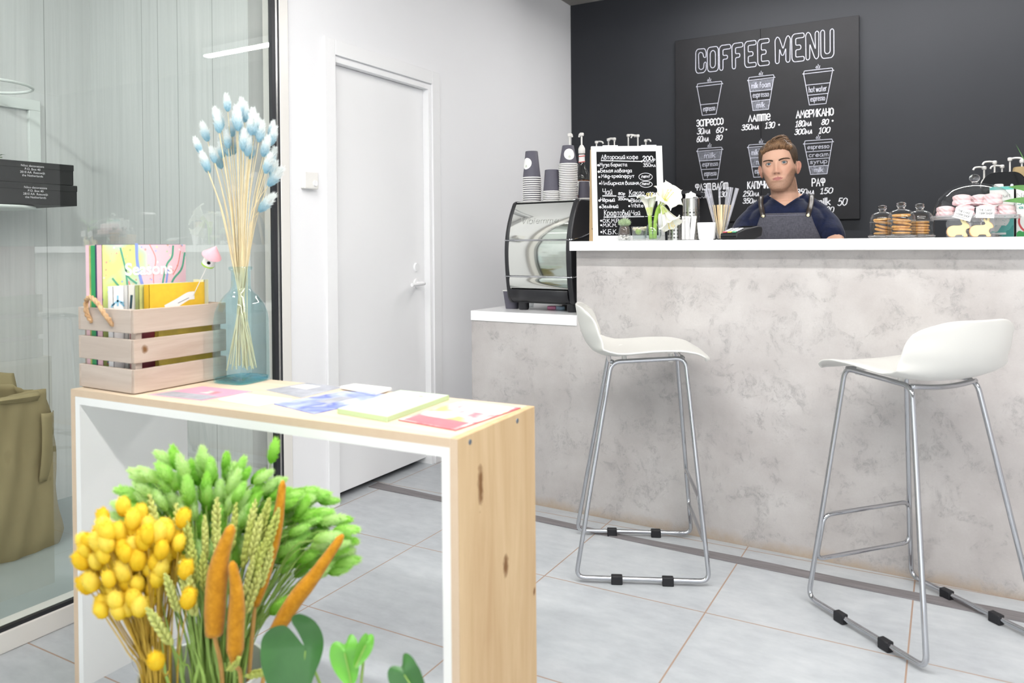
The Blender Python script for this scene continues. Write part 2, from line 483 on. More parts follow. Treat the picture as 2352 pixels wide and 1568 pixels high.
t = thing('leafy_sprig', 'green leafy sprig lying on the black boxes behind the glass', 'plant', (-3.30, 1.60, 1.499))
lf = MB()
rd = random.Random(3)
for i in range(60):
    a = rd.uniform(0, 2*pi); p = Vector((rd.uniform(-.05, .05), rd.uniform(-.09, .075), rd.uniform(.006, .03)))
    L = rd.uniform(.014, .024); d = Vector((math.cos(a), math.sin(a), rd.uniform(-.1, .6))).normalized(); sd = d.cross(Vector((0, 0, 1))).normalized()*L*.33
    lf.add([p, p+d*L*.5+sd, p+d*L, p+d*L*.5-sd], [(0, 1, 2, 3)])
lf.build('leaves', pm('sprig_leaf', '#3d7a2c', .5, var=.25, vs=60), t)
sp = MB()
for i in range(5): sp.tube([(rd.uniform(-.04, .04), -.1, .004), (rd.uniform(-.03, .03), 0, .02), (rd.uniform(-.05, .05), .07, .012)], .0018, 5)
sp.build('stems', pm('sprig_stem', '#4a6a2a', .6), t)

# big kraft paper bag on the side-room floor
M['kraft'] = pm('kraft_paper', '#a0936f', .7, 0, .25, var=.07, vs=5, bump=.12, bs=14)
t = thing('paper_bag', 'large crumpled brown kraft paper bag on the floor behind the glass', 'bag', (-3.16, 1.52, 0), R(3))
def bagf(u, v):
    a = 2*pi*u; c, s_ = math.cos(a), math.sin(a); e = 5.0
    k = 1/((abs(c)**e+abs(s_)**e)**(1/e))
    z = v*.60
    hx = .165+.012*math.sin(5*v+2*a)-.02*v*v; hy = .235-.018*v-.035*max(0, v-.8)*5*(.5+.5*math.sin(a))
    if v < .08: k *= .94+.75*v
    w_ = .008*math.sin(9*a+7*v)*math.sin(6*v+1)+.006*math.sin(17*a-11*v)
    return (hx*c*k+w_*c, hy*s_*k+w_*s_, z+.01*math.sin(3*a)*v)
b = MB().grid(bagf, 72, 26, cu=True)
b.f.append(list(range(71, -1, -1)))
b.build('bag_body', M['kraft'], t, smooth=50, solid=.002)
# far wall of the open top stands higher, near edge folded down, a folded side flap
def flapf(u, v):
    y = -.225+.445*u; return (-.135-.02*v+.006*math.sin(9*u), y, .585+v*(.085-.05*max(0, u-.75)*2.2)+.004*math.sin(12*u))
MB().grid(flapf, 24, 6).build('back_panel', M['kraft'], t, solid=.002)
def foldf(u, v):
    y = -.225+.36*u; z = .605-.03*v*(1+.2*math.sin(8*u))
    return (.146+.016*math.sin(pi*min(1, v*1.2))+.004*math.sin(11*u), y, z)
MB().grid(foldf, 20, 6).build('folded_edge', M['kraft'], t, solid=.002)
def sidef(u, v):
    y = .135+.085*u; z = .52-.26*v
    return (.160-.06*u*u+.010*math.sin(pi*u)+.012*math.sin(pi*v)-.02*v*u, y-.012*v, z-.01*u)
MB().grid(sidef, 8, 14).build('side_fold', M['kraft'], t, solid=.003)
# ---------------------------------------------------------------- bar counter
def concrete():
    q = NT('polished_plaster'); q.p(.62, 0, .3); v = q.coord()
    a = q.noise(3.2, 6, .62); b = q.noise(9, 8, .7, None, .6); c = q.noise(44, 7, .8, q.scale(v, (1, 1, .8)), .8); e = q.noise(150, 4, .7)
    base = q.ramp(a, [(.3, '#b0aaa8'), (.5, '#beb9b7'), (.7, '#cac6c4')])
    blotch = q.ramp(b, [(.50, (0, 0, 0)), (.60, (1, 1, 1))])
    pit = q.ramp(c, [(.46, (0, 0, 0)), (.60, (1, 1, 1))])
    base = q.mix(q.math('MULTIPLY', q.math('SUBTRACT', e, .3), .35), base, '#a09a98')
    m = q.math('MULTIPLY', blotch, pit)
    col = q.mix(q.math('MULTIPLY', m, .40), base, '#858383')
    z = q.xyz(v)[2]     # splash stain along the foot of the counter
    stn = q.ramp(q.math('ADD', z, q.math('MULTIPLY', q.math('SUBTRACT', b, .5), .10)), [(.0, (1, 1, 1)), (.045, (0, 0, 0))])
    q.col(q.mix(q.math('MULTIPLY', stn, .75), col, '#ab967e'))
    q.bump(q.math('ADD', q.math('SUBTRACT', q.math('MULTIPLY', b, .4), m), q.math('MULTIPLY', e, .35)), .40, .003)
    return q.m
M['concrete'] = concrete()
CA = R(-2.17)
CX = Matrix.Translation((-1.561, 2.993, 0)) @ Matrix.Rotation(CA, 4, 'Z')
def cw(s, d, z=0):
    p = CX @ Vector((s, d, z)); return p
t = thing('bar_counter', 'long grey plaster bar counter with a lower step at its left end', 'counter', (-1.561, 2.993, 0), CA)
MB().prism([(-.357, 0), (5.4, 0), (5.4, 1.12), (.188, 1.12), (.188, .80), (-.357, .80)], 0, .16).build('front_panel', M['concrete'], t, smooth=0)
MB().box(-.357, .188, .162, .54, 0, .80).build('side_cabinet', M['concrete'], t)
MB().box(.19, 5.4, .162, .52, .0, .84).build('under_cabinet', pm('cabinet_board', '#cfcfcf', .5), t)
wt = MB().box(.186, 5.4, -.062, .36, 1.1202, 1.16).build('bar_worktop', M['white_gloss'], bevel=.0015)
wt.location = (-1.561, 2.993, 0); wt.rotation_euler = (0, 0, CA); tag(wt, 'long white worktop on top of the high counter', 'countertop')
wt = MB().box(-.359, .1875, -.004, .56, .8002, .845).build('side_worktop', M['white_gloss'], bevel=.0015)
wt.location = (-1.561, 2.993, 0); wt.rotation_euler = (0, 0, CA); tag(wt, 'short white worktop on the low counter step under the coffee machine', 'countertop')
wt = MB().box(.19, 5.4, .161, .56, .8402, .88).build('inner_worktop', M['white_gloss'])
wt.location = (-1.561, 2.993, 0); wt.rotation_euler = (0, 0, CA); tag(wt, 'white work surface behind the high counter on the staff side', 'countertop')
ZT = 1.1602; ZL = .8452
wb = MB().box(-.55, .55, -.16, .16, 0, .02).build('wall_ledge', pm('dark_ledge', '#2c2d31', .6)); wb.location = (-1.93, 4.889, 1.455)
tag(wb, 'dark ledge on the dark wall holding syrup bottles behind the menu stand', 'shelf')
wb = MB().box(0, 2.2, 0, .55, 0, 1.17).build('back_cabinet', pm('dark_cabinet', '#2c2d31', .5)); wb.location = (-.12, 4.49, 0)
tag(wb, 'dark cabinet against the dark wall at the right holding pump bottles', 'cabinet')

# ---------------------------------------------------------------- espresso machine
t = thing('espresso_machine', 'polished steel and black espresso machine on the low step, back turned to the room', 'coffee machine', (-1.606, 3.092, ZL), R(-6.5))
def mprof(z):        # front line of the machine, y for a height
    return -.024+(1.35 if z > .27 else .50)*(z-.27)**2+(.55*(.055-z) if z < .055 else 0)
zz = list(np.linspace(.035, .498, 40))
def side(x0, x1):
    f = [(mprof(z)-.004, z) for z in zz]
    out = [(.06, .505)]+f[::-1]+[(.05, .03), (.46, .03), (.48, .05), (.48, .49), (.46, .505)]
    b = MB(); n = len(out)
    b.add([(x0, y, z) for y, z in out]+[(x1, y, z) for y, z in out], [tuple(range(n)), tuple(range(2*n-1, n-1, -1))]+[((i+1) % n, i, i+n, (i+1) % n+n) for i in range(n)])
    return b
for x0, x1 in ((-.178, -.156), (.156, .186)):
    side(x0, x1).build('side_cover', M['black'], t, bevel=.007, seg=3)
MB().box(-.157, .157, .06, .475, .05, .495).build('body_shell', M['black'], t)
def plate(z0, z1, bul, name):
    def f(u, v):
        z = z0+(z1-z0)*v; return (-.157+.314*u, mprof(z)+.002-bul*(1-(2*v-1)**2), z)
    MB().grid(f, 8, 24).build(name, M['mirror_steel'], t, smooth=180)
plate(.099, .154, .004, 'lower_plate'); plate(.160, .319, .0012, 'middle_plate'); plate(.326, .490, .0012, 'upper_plate')
for z in (.157, .3225):
    y = float(mprof(z))
    MB().tube(round_path([(-.180, .25, z+.05), (-.180, .06, z+.01), (-.180, y-.004, z), (.188, y-.004, z), (.188, .06, z+.01), (.188, .25, z+.055)], .012), .0032, 8).build('trim_rod', M['chrome'], t)
def skirt(u, v):
    z = .098-.058*v; return (-.157+.314*u, mprof(.10)-.004+.03*v**4, z)
MB().grid(skirt, 4, 10).build('lower_skirt', M['black'], t, smooth=180, solid=.004)
MB().box(-.15, .15, .02, .47, .034, .045).build('bottom_pan', M['black'], t)
for x in (-.12, .145):
    for y in (.045, .42):
        MB().lathe([(.021, 0), (.025, .008), (.025, .038)], 20, Tm((x, y, 0))).build('foot', M['black'], t)
MB().box(-.155, .155, .045, .47, .496, .502).build('cup_tray', M['steel'], t, bevel=.002)
ZM = ZL+.503

# ---------------------------------------------------------------- stroke lettering
G = {}
def _g(s):
    for ln in s.strip().split('\n'):
        k, d = ln.split(' ', 1); st = []
        for p in d.split('|'):
            sm = p.startswith('~'); p = p.lstrip('~')
            st.append((sm, [tuple(float(a) for a in q.split(',')) for q in p.split()]))
        G[k] = st
_g('''А 0,0 2.5,8 5,0|1,3 4,3
Б 4.5,8 0,8 0,0|~0,4.5 3.5,4.5 4.8,2.3 3.5,0 0,0
В 0,0 0,8|~0,8 3.2,8 4.2,6.2 3,4.4 0,4.4|~0,4.4 3.6,4.4 4.8,2.2 3.4,0 0,0
Е ~.3,4 4.4,4.2 4.2,6.8 2.4,8 .6,6.8 0,4 .6,1.2 2.5,0 4.5,1.2
З ~.2,7 1.6,8 3.6,7.6 3.8,5.4 1.6,4.3|~1.6,4.3 4.2,3.6 4.2,1 2,0 0,1
И 0,8 0,0 4.5,8 4.5,0
Й 0,8 0,0 4.5,8 4.5,0|~1,9.6 2.2,9 3.5,9.8
К 0,0 0,8|4.5,8 0,3.6|1.2,4.6 4.8,0
Л 0,0 2.3,8 4.6,0
М 0,0 .8,8 3,3 5.2,8 6,0
Н 0,0 0,8|4.5,0 4.5,8|0,4 4.5,4
О ~2.4,8 .3,6.5 0,4 .3,1.5 2.4,0 4.5,1.5 4.8,4 4.5,6.5 2.4,8
П 0,0 0,8 4.5,8 4.5,0
Р 0,0 0,8|~0,8 3.4,8 4.8,6 3.4,3.8 0,3.8
С ~4.4,6.6 3.4,7.9 1.6,7.8 .2,6 0,4 .2,2 1.6,.2 3.4,.1 4.5,1.4
Т 0,0 0,8|~0,7 1,8 2.4,8 2.7,6.5|2.7,0 2.7,7|~2.7,7 3.5,8 5,8 5.4,6.5|5.4,6.8 5.4,0
У 0,8 2.2,3|~4.5,8 2.5,2.5 1.5,.3 0,0
Ф 2.9,0 2.9,8|~2.9,7.6 .8,7.4 0,5.5 .8,3.5 2.9,3.3 5,3.5 5.8,5.5 5,7.4 2.9,7.6
Ч 0,8 0,5|~0,5 .6,3.8 2.5,3.8 4.4,4.6|4.4,8 4.4,0
Э ~.2,6.8 1.4,8 3.2,7.8 4.4,6 4.6,4 4.4,2 3.2,.2 1.4,0 .1,1.2|1.5,4.2 4.5,4.2
а ~4,4.3 2.5,5 .6,4 .1,2 1.2,.1 2.8,.6 4,2.4|4,5 4,.5 4.6,0
б ~.3,2.5 1,4.4 2.8,4.6 4,2.4 2.6,.1 .8,.5 .3,2.5 .6,6 2,7.6 4.2,8.2
в ~.3,0 .4,6 1.6,8 2.9,7 2.2,4.8 .6,4.2|~.6,4.2 3.4,4 4,1.8 2.5,0 .3,0
г ~0,4.2 1,5 2.4,4.6 1.2,2.4 .8,.8 2,0 3.2,.6
д ~4,4.3 2.4,5 .6,4 .1,2 1.2,.1 2.8,.6 4,2.4|~4,5 4,-1 3.2,-3 1.4,-3 .8,-1.8
е ~.3,2.6 3.8,2.9 3.4,4.6 2,5 .5,3.8 .2,2 1.2,.2 2.6,.1 4,1
ё ~.3,2.6 3.8,2.9 3.4,4.6 2,5 .5,3.8 .2,2 1.2,.2 2.6,.1 4,1|1.2,6.5 1.25,7|2.9,6.5 2.95,7
з ~.2,4.3 1.6,5 3,4.4 2.6,3 1.2,2.6|~1.2,2.6 3.2,2 3,-1 1.6,-2.8 .2,-2
и ~0,5 .1,1.2 1,0 2.4,1 3.5,5|3.5,5 3.5,.6 4.2,0
й ~0,5 .1,1.2 1,0 2.4,1 3.5,5|3.5,5 3.5,.6 4.2,0|~1,6.4 2,6 3,6.8
к 0,0 0,5|3.6,5 0,2.4|1,3 3.8,0
л ~0,.2 .8,.4 1.8,4.6|1.8,5 3.6,0
м 0,0 1,5 2.6,1.2 4.3,5 5.2,0
н 0,0 0,5|3.6,5 3.6,0|0,2.6 3.6,2.6
о ~2,5 .5,4.2 0,2.5 .5,.7 2,0 3.5,.7 4,2.5 3.5,4.2 2,5
п 0,0 0,5|~0,4 1.4,5 3,4.8 3.5,3.5|3.5,3.5 3.5,0
р 0,5 .1,-3|~.1,3.8 1.5,5 3.4,4.6 4,2.5 3,.3 1.3,.1 .1,1.2
с ~3.6,4.2 2.4,5 .8,4.4 .1,2.5 .8,.6 2.2,0 3.7,.9
т 0,5 3.8,5|1.9,5 1.9,0
у 0,5 1.8,1.2|~3.8,5 2,.6 .8,-2.6 -.4,-2.8
ф 3,6 3,-3|~3,4.6 1,4.8 .1,2.5 1,.2 3,.4 5,.2 5.9,2.5 5,4.8 3,4.6
ч ~0,5 .2,3 1.4,2.2 3.4,3|3.5,5 3.5,0
ш ~0,5 .1,1 1,0 2.4,1 2.6,5|~2.6,5 2.7,1 3.8,0 5,1 5.2,5|5.2,5 5.2,0
ы 0,5 0,0|~0,2.8 1.6,3 2.6,1.6 1.6,0 0,0|4,5 4,0
я ~3.5,5 1.4,5 .4,3.8 1.4,2.6 3.5,2.5|3.5,5 3.5,0|1.8,2.5 0,0
s ~3.3,4.3 2,5 .5,4.3 .8,3 2.6,2.2 3.2,1 1.8,0 .1,.7
r 0,5 0,0|~0,3 .8,4.6 2.4,4.9
i 0,5 0,0|0,6.5 .05,7
l 0,8 0,0
k 0,8 0,0|3,5 0,2.2|.9,3 3.2,0
f ~2.8,7.4 1.6,8 .9,7 .9,0|0,4.6 2.4,4.6
h 0,8 0,0|~0,3.8 1.4,5 3,4.6 3.3,3|3.3,3 3.3,0
t 1.2,7.5 1.2,.5 2.2,0|0,5 2.6,5
w 0,5 1,0 2.3,4.4 3.6,0 4.6,5
u ~0,5 .1,1.2 1,0 2.4,.6 3.4,2|3.4,5 3.4,0
n 0,5 0,0|~0,3.6 1.4,5 2.9,4.6 3.3,3|3.3,3 3.3,0
m 0,5 0,0|~0,3.8 1.2,5 2.2,4.6 2.5,3|2.5,3 2.5,0|~2.5,3.6 3.7,5 4.8,4.6 5.1,3|5.1,3 5.1,0
b 0,8 0,0|~0,1 1.2,0 3,.2 3.8,2.5 3,4.8 1.2,5 0,4
W 0,8 1.6,0 3.4,7 5.2,0 6.8,8
N 0,0 0,8 4.5,0 4.5,8
S ~4.2,6.8 2.8,8 .9,7.6 .4,5.8 2,4.4 3.9,3.2 4,1.2 2.4,0 .1,1
T 0,8 5,8|2.5,8 2.5,0
I 0,0 0,8
L 0,8 0,0 3.6,0
E 4,8 0,8 0,0 4,0|0,4 3.2,4
R 0,0 0,8|~0,8 3.4,8 4.8,6 3.4,3.8 0,3.8|2,3.8 4.8,0
Y 0,8 2.4,4 4.8,8|2.4,4 2.4,0
V 0,8 2.4,0 4.8,8
D 0,0 0,8|~0,8 3,8 4.8,4 3,0 0,0
1 .2,6.4 2,8 2,0|.8,0 3.4,0
2 ~.3,6.4 1.6,8 3.8,7.4 3.8,5.4 0,0|0,0 4.5,0
4 3,0 3,8 0,2.5 4.4,2.5
5 4,8 .9,8 .5,4.6|~.5,4.6 2.6,5.2 4.2,3.6 4,1.2 2.2,0 .1,.8
6 ~4,7.6 2.2,7.2 .5,4.6 .2,2 1.6,0 3.6,.4 4.3,2.4 3,4.4 1.2,4 .3,2.4
8 ~2.3,4.2 .6,5.6 .8,7.4 2.4,8 4,7.2 3.8,5.6 2.3,4.2 .4,3 .1,1.2 2.2,0 4.3,1 4.2,2.8 2.3,4.2
. .2,.1 .4,.3
- 0,2.8 2.4,2.8
! .6,8 .3,3|.1,.2 .2,.6''')
for a, b in (('0', 'О'), ('3', 'З'), ('a', 'а'), ('e', 'е'), ('o', 'о'), ('c', 'с'), ('p', 'р'), ('y', 'у'), ('A', 'А'), ('B', 'В'), ('C', 'С'), ('H', 'Н'), ('K', 'К'), ('M', 'М'), ('O', 'О'), ('P', 'Р')): G[a] = G[b]
G[' '] = []
def letters(text, x0, x1, z, h, slant=0.0, wob=0.0, rd=random.Random(1)):
    """strokes of a text that spans x0..x1 with cap height h"""
    pos = []; x = 0
    for ch in text:
        st = G[ch]; wd = max([p[0] for _, q in st for p in q] or [2.2]); pos.append((x, st)); x += wd+(1.5 if ch != ' ' else 0)
    sx = (x1-x0)/max(x-1.5, .5); sz = h/8; out = []
    for ox, st in pos:
        dz = rd.uniform(-wob, wob)*h
        for sm, q in st:
            pts = [(x0+(ox+px)*sx+slant*pz*sz, z+pz*sz+dz) for px, pz in q]
            if sm: pts = [(p.x, p.y) for p in smooth_path([(a, b, 0) for a, b in pts], 4)]
            out.append(pts)
    return out
RC = [0]
def ribbon(b, pts, w, fn=None, closed=False, d=.0006):
    """a drawn line: one mitred flat strip of width w in the XZ plane at y=-d"""
    RC[0] += 1; dd = d+.00012*(RC[0] % 5)
    if fn is None: fn = lambda x, z: (x, -dd, z)
    P = [pts[0]]
    for p in pts[1:]:
        if math.hypot(p[0]-P[-1][0], p[1]-P[-1][1]) > 1e-6: P.append(p)
    if closed and math.hypot(P[0][0]-P[-1][0], P[0][1]-P[-1][1]) < 1e-6: P.pop()
    n = len(P)
    if n < 2: return
    T = lambda i, j: ((P[j][0]-P[i][0])/math.hypot(P[j][0]-P[i][0], P[j][1]-P[i][1]), (P[j][1]-P[i][1])/math.hypot(P[j][0]-P[i][0], P[j][1]-P[i][1]))
    vs = []
    for i in range(n):
        t0 = T(i-1, i) if (closed or i > 0) else T(i, i+1)
        t1 = T(i, (i+1) % n) if (closed or i < n-1) else t0
        x, z = P[i]
        if not closed and i == 0: x -= t1[0]*w*.4; z -= t1[1]*w*.4
        if not closed and i == n-1: x += t0[0]*w*.4; z += t0[1]*w*.4
        nx, nz = -(t0[1]+t1[1]), t0[0]+t1[0]; L = math.hypot(nx, nz)
        if L < .35:         # sharp turn back: finish this strip square and start anew
            nx, nz = -t0[1], t0[0]
            if 0 < i < n-1 and not closed:
                ribbon(b, P[:i+1], w, None if fn.__name__ == '<lambda>' and d == .0006 and fn(0, 0)[1] == -dd else fn, False, d)
                ribbon(b, P[i:], w, None if fn.__name__ == '<lambda>' and d == .0006 and fn(0, 0)[1] == -dd else fn, False, d); return
            L = 2
            k = 1
        else: k = min(1.7, 2/L); nx, nz = nx/L, nz/L; L = 1
        vs += [fn(x+nx*w/2*k, z+nz*w/2*k), fn(x-nx*w/2*k, z-nz*w/2*k)]
    m = n if closed else n-1
    b.add(vs, [(2*i, 2*i+1, 2*((i+1) % n)+1, 2*((i+1) % n)) for i in range(m)])
def lettering(name, items, w, m, parent, Mx=None, slant=0, wob=0, fn=None, d=.0006):
    for it in items:        # each word or number is a piece of its own
        b = MB()
        text, x0, x1, z, h = it[:5]
        for st in letters(text, x0, x1, z, h, it[5] if len(it) > 5 else slant, wob): ribbon(b, st, it[6] if len(it) > 6 else w, fn, d=d)
        if Mx is not None: b.v = [tuple(Mx @ Vector(p)) for p in b.v]
        o = b.build(name, m, parent, smooth=0)
    return o
def dots(b, pts, r, fn=None, d=.0006):
    if fn is None: fn = lambda x, z: (x, -d, z)
    for x, z in pts: b.add([fn(x+r*math.cos(2*pi*k/10), z+r*math.sin(2*pi*k/10)) for k in range(10)], [tuple(range(9, -1, -1))])

mc = bpy.data.objects['espresso_machine']
def emb(x, z): return (x, float(mprof(z))-.0022, z)
lettering('embossed_brand_lettering', [('Vibiemme', -.10, .10, .400, .026)], .0024, M['mirror_steel'], mc, fn=emb)

# ---------------------------------------------------------------- paper cups
def cup_mesh(h, r0, r1):
    a = MB().lathe([(r0-.0015, .004), (r1, h-.001), (r1-.001, h), (r1-.003, h), (r1-.004, h-.006), (0.0001, h-.006)], 28)
    b = MB().lathe([(r0-.003, .0), (r0+.0008, .0), (r0+.002, .0022), (r0+.0008, .0046), (r0-.0012, .0056), (r0-.003, .0046), (r0-.003, 0)], 28)
    return a.mesh('cup_wall'), b.mesh('cup_rim')
def sticker_mesh(h, r0, r1, ang, zc, rad):
    def at(x, z, k=0):
        r = r0+(r1-r0)*(z/h)+.0004+k; a = ang+x/r
        return (r*math.cos(a), r*math.sin(a), z)
    b = MB(); n = 24
    for j in range(5):
        for i in range(n):
            q0, q1 = rad*j/5, rad*(j+1)/5; a0, a1 = 2*pi*i/n, 2*pi*(i+1)/n
            b.add([at(q0*math.cos(a0), zc+q0*math.sin(a0)), at(q1*math.cos(a0), zc+q1*math.sin(a0)), at(q1*math.cos(a1), zc+q1*math.sin(a1)), at(q0*math.cos(a1), zc+q0*math.sin(a1))], [(0, 1, 2, 3)])
    c = MB(); ribbon(c, [(.004*math.cos(2*pi*i/12), zc-rad*.45+.005*math.sin(2*pi*i/12)) for i in range(12)], .0016, lambda x, z: at(x, z, .0004), True)
    ribbon(c, [(-.003, zc-rad*.45), (.003, zc-rad*.45)], .0012, lambda x, z: at(x, z, .0004))
    return b.mesh('sticker'), c.mesh('sticker_print')
M['sticker_green'] = pm('sticker_green', '#8a9a72', .6)
def stack(n, x, y, z0, step, h, r0, r1, words, grp, sticker=None, top='topmost'):
    wall, rim = cup_mesh(h, r0, r1)
    if not wall.materials: wall.materials.append(M['cup_grey']); rim.materials.append(M['cup_white'])
    ords = ['bottom', 'second', 'third', 'fourth', 'fifth', 'sixth', 'seventh', 'eighth', 'ninth', 'tenth', 'eleventh', 'twelfth', 'thirteenth', 'fourteenth', 'fifteenth', 'sixteenth', 'seventeenth', 'eighteenth', 'nineteenth', 'twentieth', 'twenty-first', 'twenty-second']
    for i in range(n):
        o = bpy.data.objects.new('paper_cup', wall); C.objects.link(o); o.location = (x+random.uniform(-.0006, .0006), y, z0+step*i)
        rr = bpy.data.objects.new('rim', rim); C.objects.link(rr); rr.parent = o
        if i == n-1: lab = ('grey upside-down paper cup with white round sticker, topmost of ' if sticker else 'grey upside-down paper cup, topmost of ')+words
        elif i == 0: lab = 'white-rimmed grey paper cup at the bottom of '+words
        else: lab = 'white-rimmed grey paper cup, %s from the bottom of %s' % (ords[i], words)
        if n == 1: lab = words
        lab = lab.replace('upside-down ', '') if len(lab.split()) > 15 else lab
        tag(o, lab, 'paper cup', grp)
        if sticker and i == n-1:
            a, b = sticker_mesh(h, r0, r1, *sticker)
            a.materials.append(M['paper']); b.materials.append(M['sticker_green'])
            s1 = bpy.data.objects.new('sticker', a); C.objects.link(s1); s1.parent = o
            s2 = bpy.data.objects.new('sticker_print', b); C.objects.link(s2); s2.parent = s1
g = 'paper cups on the coffee machine'
stack(12, -1.709, 3.22, ZM, .0101, .128, .0435, .0292, 'the left cup stack', g, (R(-105), .068, .027))
stack(6, -1.602, 3.215, ZM, .0083, .104, .0415, .0320, 'the short front cup stack', g)
stack(1, -1.640, 3.305, ZM, .01, .145, .0415, .0300, 'dark grey upside-down paper cup behind the short stack', g)
stack(21, -1.519, 3.22, ZM, .0082, .089, .0425, .0270, 'the tallest cup stack', g, (R(-55), .046, .026))
stack(2, -1.462, 3.27, ZM, .006, .082, .030, .0235, 'the pair by the syrup bottle', g)
stack(4, -1.47, 3.345, ZM, .0085, .03, .0425, .0395, 'the low pile behind the menu stand', g)
# an upright grey cup and a glass tucked beside the machine foot
t = thing('paper_cup', 'dark grey upright paper cup beside the left foot of the coffee machine', 'paper cup', (-1.800, 3.18, ZL))
MB().lathe([(.030, 0), (.0425, .085), (.0415, .085), (.029, .002)], 28).build('cup_wall', M['cup_grey'], t)
MB().lathe([(.041, .0835), (.0445, .084), (.045, .0865), (.043, .088), (.041, .087)], 28).build('rim', M['cup_white'], t)
t = thing('drinking_glass', 'small clear glass behind the coffee machine foot at the left', 'glass', (-1.724, 3.20, ZL))
MB().lathe([(.0, .003), (.026, .003), (.029, .036), (.027, .036), (.024, .006), (0, .006)], 24).build('glass_wall', M['glass_hazy'], t)
for k, (cc, dx) in enumerate((('#e58ab0', 0), ('#b9d3e6', .045))):
    t = MB().box(-.02, .02, -.012, .012, 0, .016).build('sachet', pm('sachet_print_%d' % k, cc, .4), bevel=.003)
    t.location = (-1.60+dx, 3.20, ZL+.0005); t.rotation_euler = (0, 0, .4-k*.9)
    tag(t, ['small pink sachet lying under the coffee machine', 'small pale blue sachet lying under the coffee machine'][k], 'sachet', 'sachets under the coffee machine')

# ---------------------------------------------------------------- syrup bottles with white pumps
M['syrup_glass'] = thin_glass('syrup_bottle_glass', (.80, .80, .78), 1.5)
M['syrup'] = pm('amber_syrup', '#7a3f12', .15, 0, .5)
M['label_red'] = pm('label_red', '#c8332b', .5)
M['ink'] = pm('dark_ink', '#55575a', .7)
def pump_parts(t, z0, up=.05, arm=.045, ang=0, two=False):
    Z = Tm((0, 0, z0), rz=ang)
    MB().lathe([(.0155, 0), (.0165, .004), (.0165, .026), (.009, .042), (.005, .046)], 20, Z).build('pump_collar', M['plastic_white'], t)
    p = MB().lathe([(.0042, .03), (.0042, .046+up)], 12, Z)
    p.lathe([(.0045, .044+up), (.0105, .049+up), (.0115, .060+up), (.008, .064+up), (0, .065+up)], 18, Z)
    p.tube(smooth_path([(0, 0, .057+up), (arm*.45, 0, .060+up), (arm*.85, 0, .056+up), (arm, 0, .044+up)]), .0048, 8, M=Z)
    p.build('pump_head', M['plastic_white'], t)
def syrup_bottle(label, loc, ang, up=.05, full=True, grp='syrup pump bottles', arm=.045, sz=1):
    t = thing('syrup_bottle', label, 'syrup bottle', loc, 0, grp); t.scale = (1, 1, sz)
    prof = [(.0, .002), (.034, .0), (.037, .006), (.037, .125), (.034, .150), (.022, .180), (.0145, .205), (.0135, .255), (.0135, .268)]
    MB().lathe(prof, 28).build('bottle', M['syrup_glass'], t)
    MB().lathe([(0, .004), (.035, .004), (.0355, .118), (0, .118)], 24).build('syrup', M['syrup'], t)
    pump_parts(t, .258, up, arm, ang)
    if full:
        lb = MB().lathe([(.0374, .025), (.0374, .112)], 32).build('label', M['paper'], t)
        MB().lathe([(.0376, .030), (.0376, .036)], 32).build('label_band', M['label_red'], lb)
        f = lambda x, z: (.0378*math.sin(x/.0378), -.0378*math.cos(x/.0378), z)
        lettering('label_lettering', [('MONIN', -.016, .022, .089, .010)], .0016, M['ink'], lb, fn=lambda x, z: f(x+.017, z))
        lf = MB(); dots(lf, [(.03, .064), (.036, .056), (.028, .050), (.034, .046)], .0042, f)
        lf.build('label_leaf', pm('label_green', '#7f9a4a', .6), lb)
        nk = MB().lathe([(.0150, .212), (.0142, .252)], 24).build('neck_label', M['paper'], t)
        rb = MB()
        for z in (.216, .246):
            rb.tube([(.0149*math.cos(2*pi*i/24), .0149*math.sin(2*pi*i/24), z+.004*math.sin(2*pi*i/24)) for i in range(24)], .0022, 6, True)
        rb.build('neck_stripe', M['label_red'], nk)
    return t
syrup_bottle('amber syrup bottle with red neck band and white pump beside the menu stand', (-1.545, 3.43, ZM), R(150), .045, arm=.020, sz=.925)
syrup_bottle('syrup bottle behind the tallest cup stack, only its white pump showing', (-1.651, 3.52, ZM), R(20), .045, False, arm=.012, sz=.97)
gp = 'pump bottles on the wall ledge'
for lab, x, y, a, up, sz in (('white pump bottle on the ledge, leftmost above the menu stand', -2.045, 4.78, R(20), .045, .985),
        ('white pump bottle on the ledge with two arms overlapping, second from the left', -2.02, 4.93, R(28), .060, 1.03),
        ('white pump bottle on the ledge above the left clip of the menu stand', -1.925, 4.80, R(195), .055, 1.0),
        ('white pump bottle on the ledge, taller left one of the close pair', -1.842, 4.84, R(20), .068, 1.02),
        ('white pump bottle on the ledge, right one of the close pair', -1.768, 4.82, R(190), .062, 1.01),
        ('white pump bottle on the ledge with pinkish tube, rightmost above the menu stand', -1.728, 4.86, R(-25), .050, .96)):
    syrup_bottle(lab, (x, y, 1.4752), a, up, False, gp, sz=sz)
gp = 'pump bottles on the back cabinet'
for lab, x, y, a, up, sz in (('white pump bottle above the cake dome, highest of the three arms', .215, 4.72, R(205), .062, 1.02),
        ('white pump bottle above the cake dome, middle of the three arms', .255, 4.86, R(205), .058, 1.0),
        ('white pump bottle above the cake dome, lowest of the three arms', .165, 4.62, R(215), .050, .96),
        ('white pump bottle behind the black grinder, left of the pair', .293, 4.90, R(-15), .060, 1.10),
        ('white pump bottle behind the black grinder, right of the pair', .345, 4.88, R(15), .056, 1.07)):
    syrup_bottle(lab, (x, y, 1.1702), a, up, False, gp, arm=.06, sz=sz)

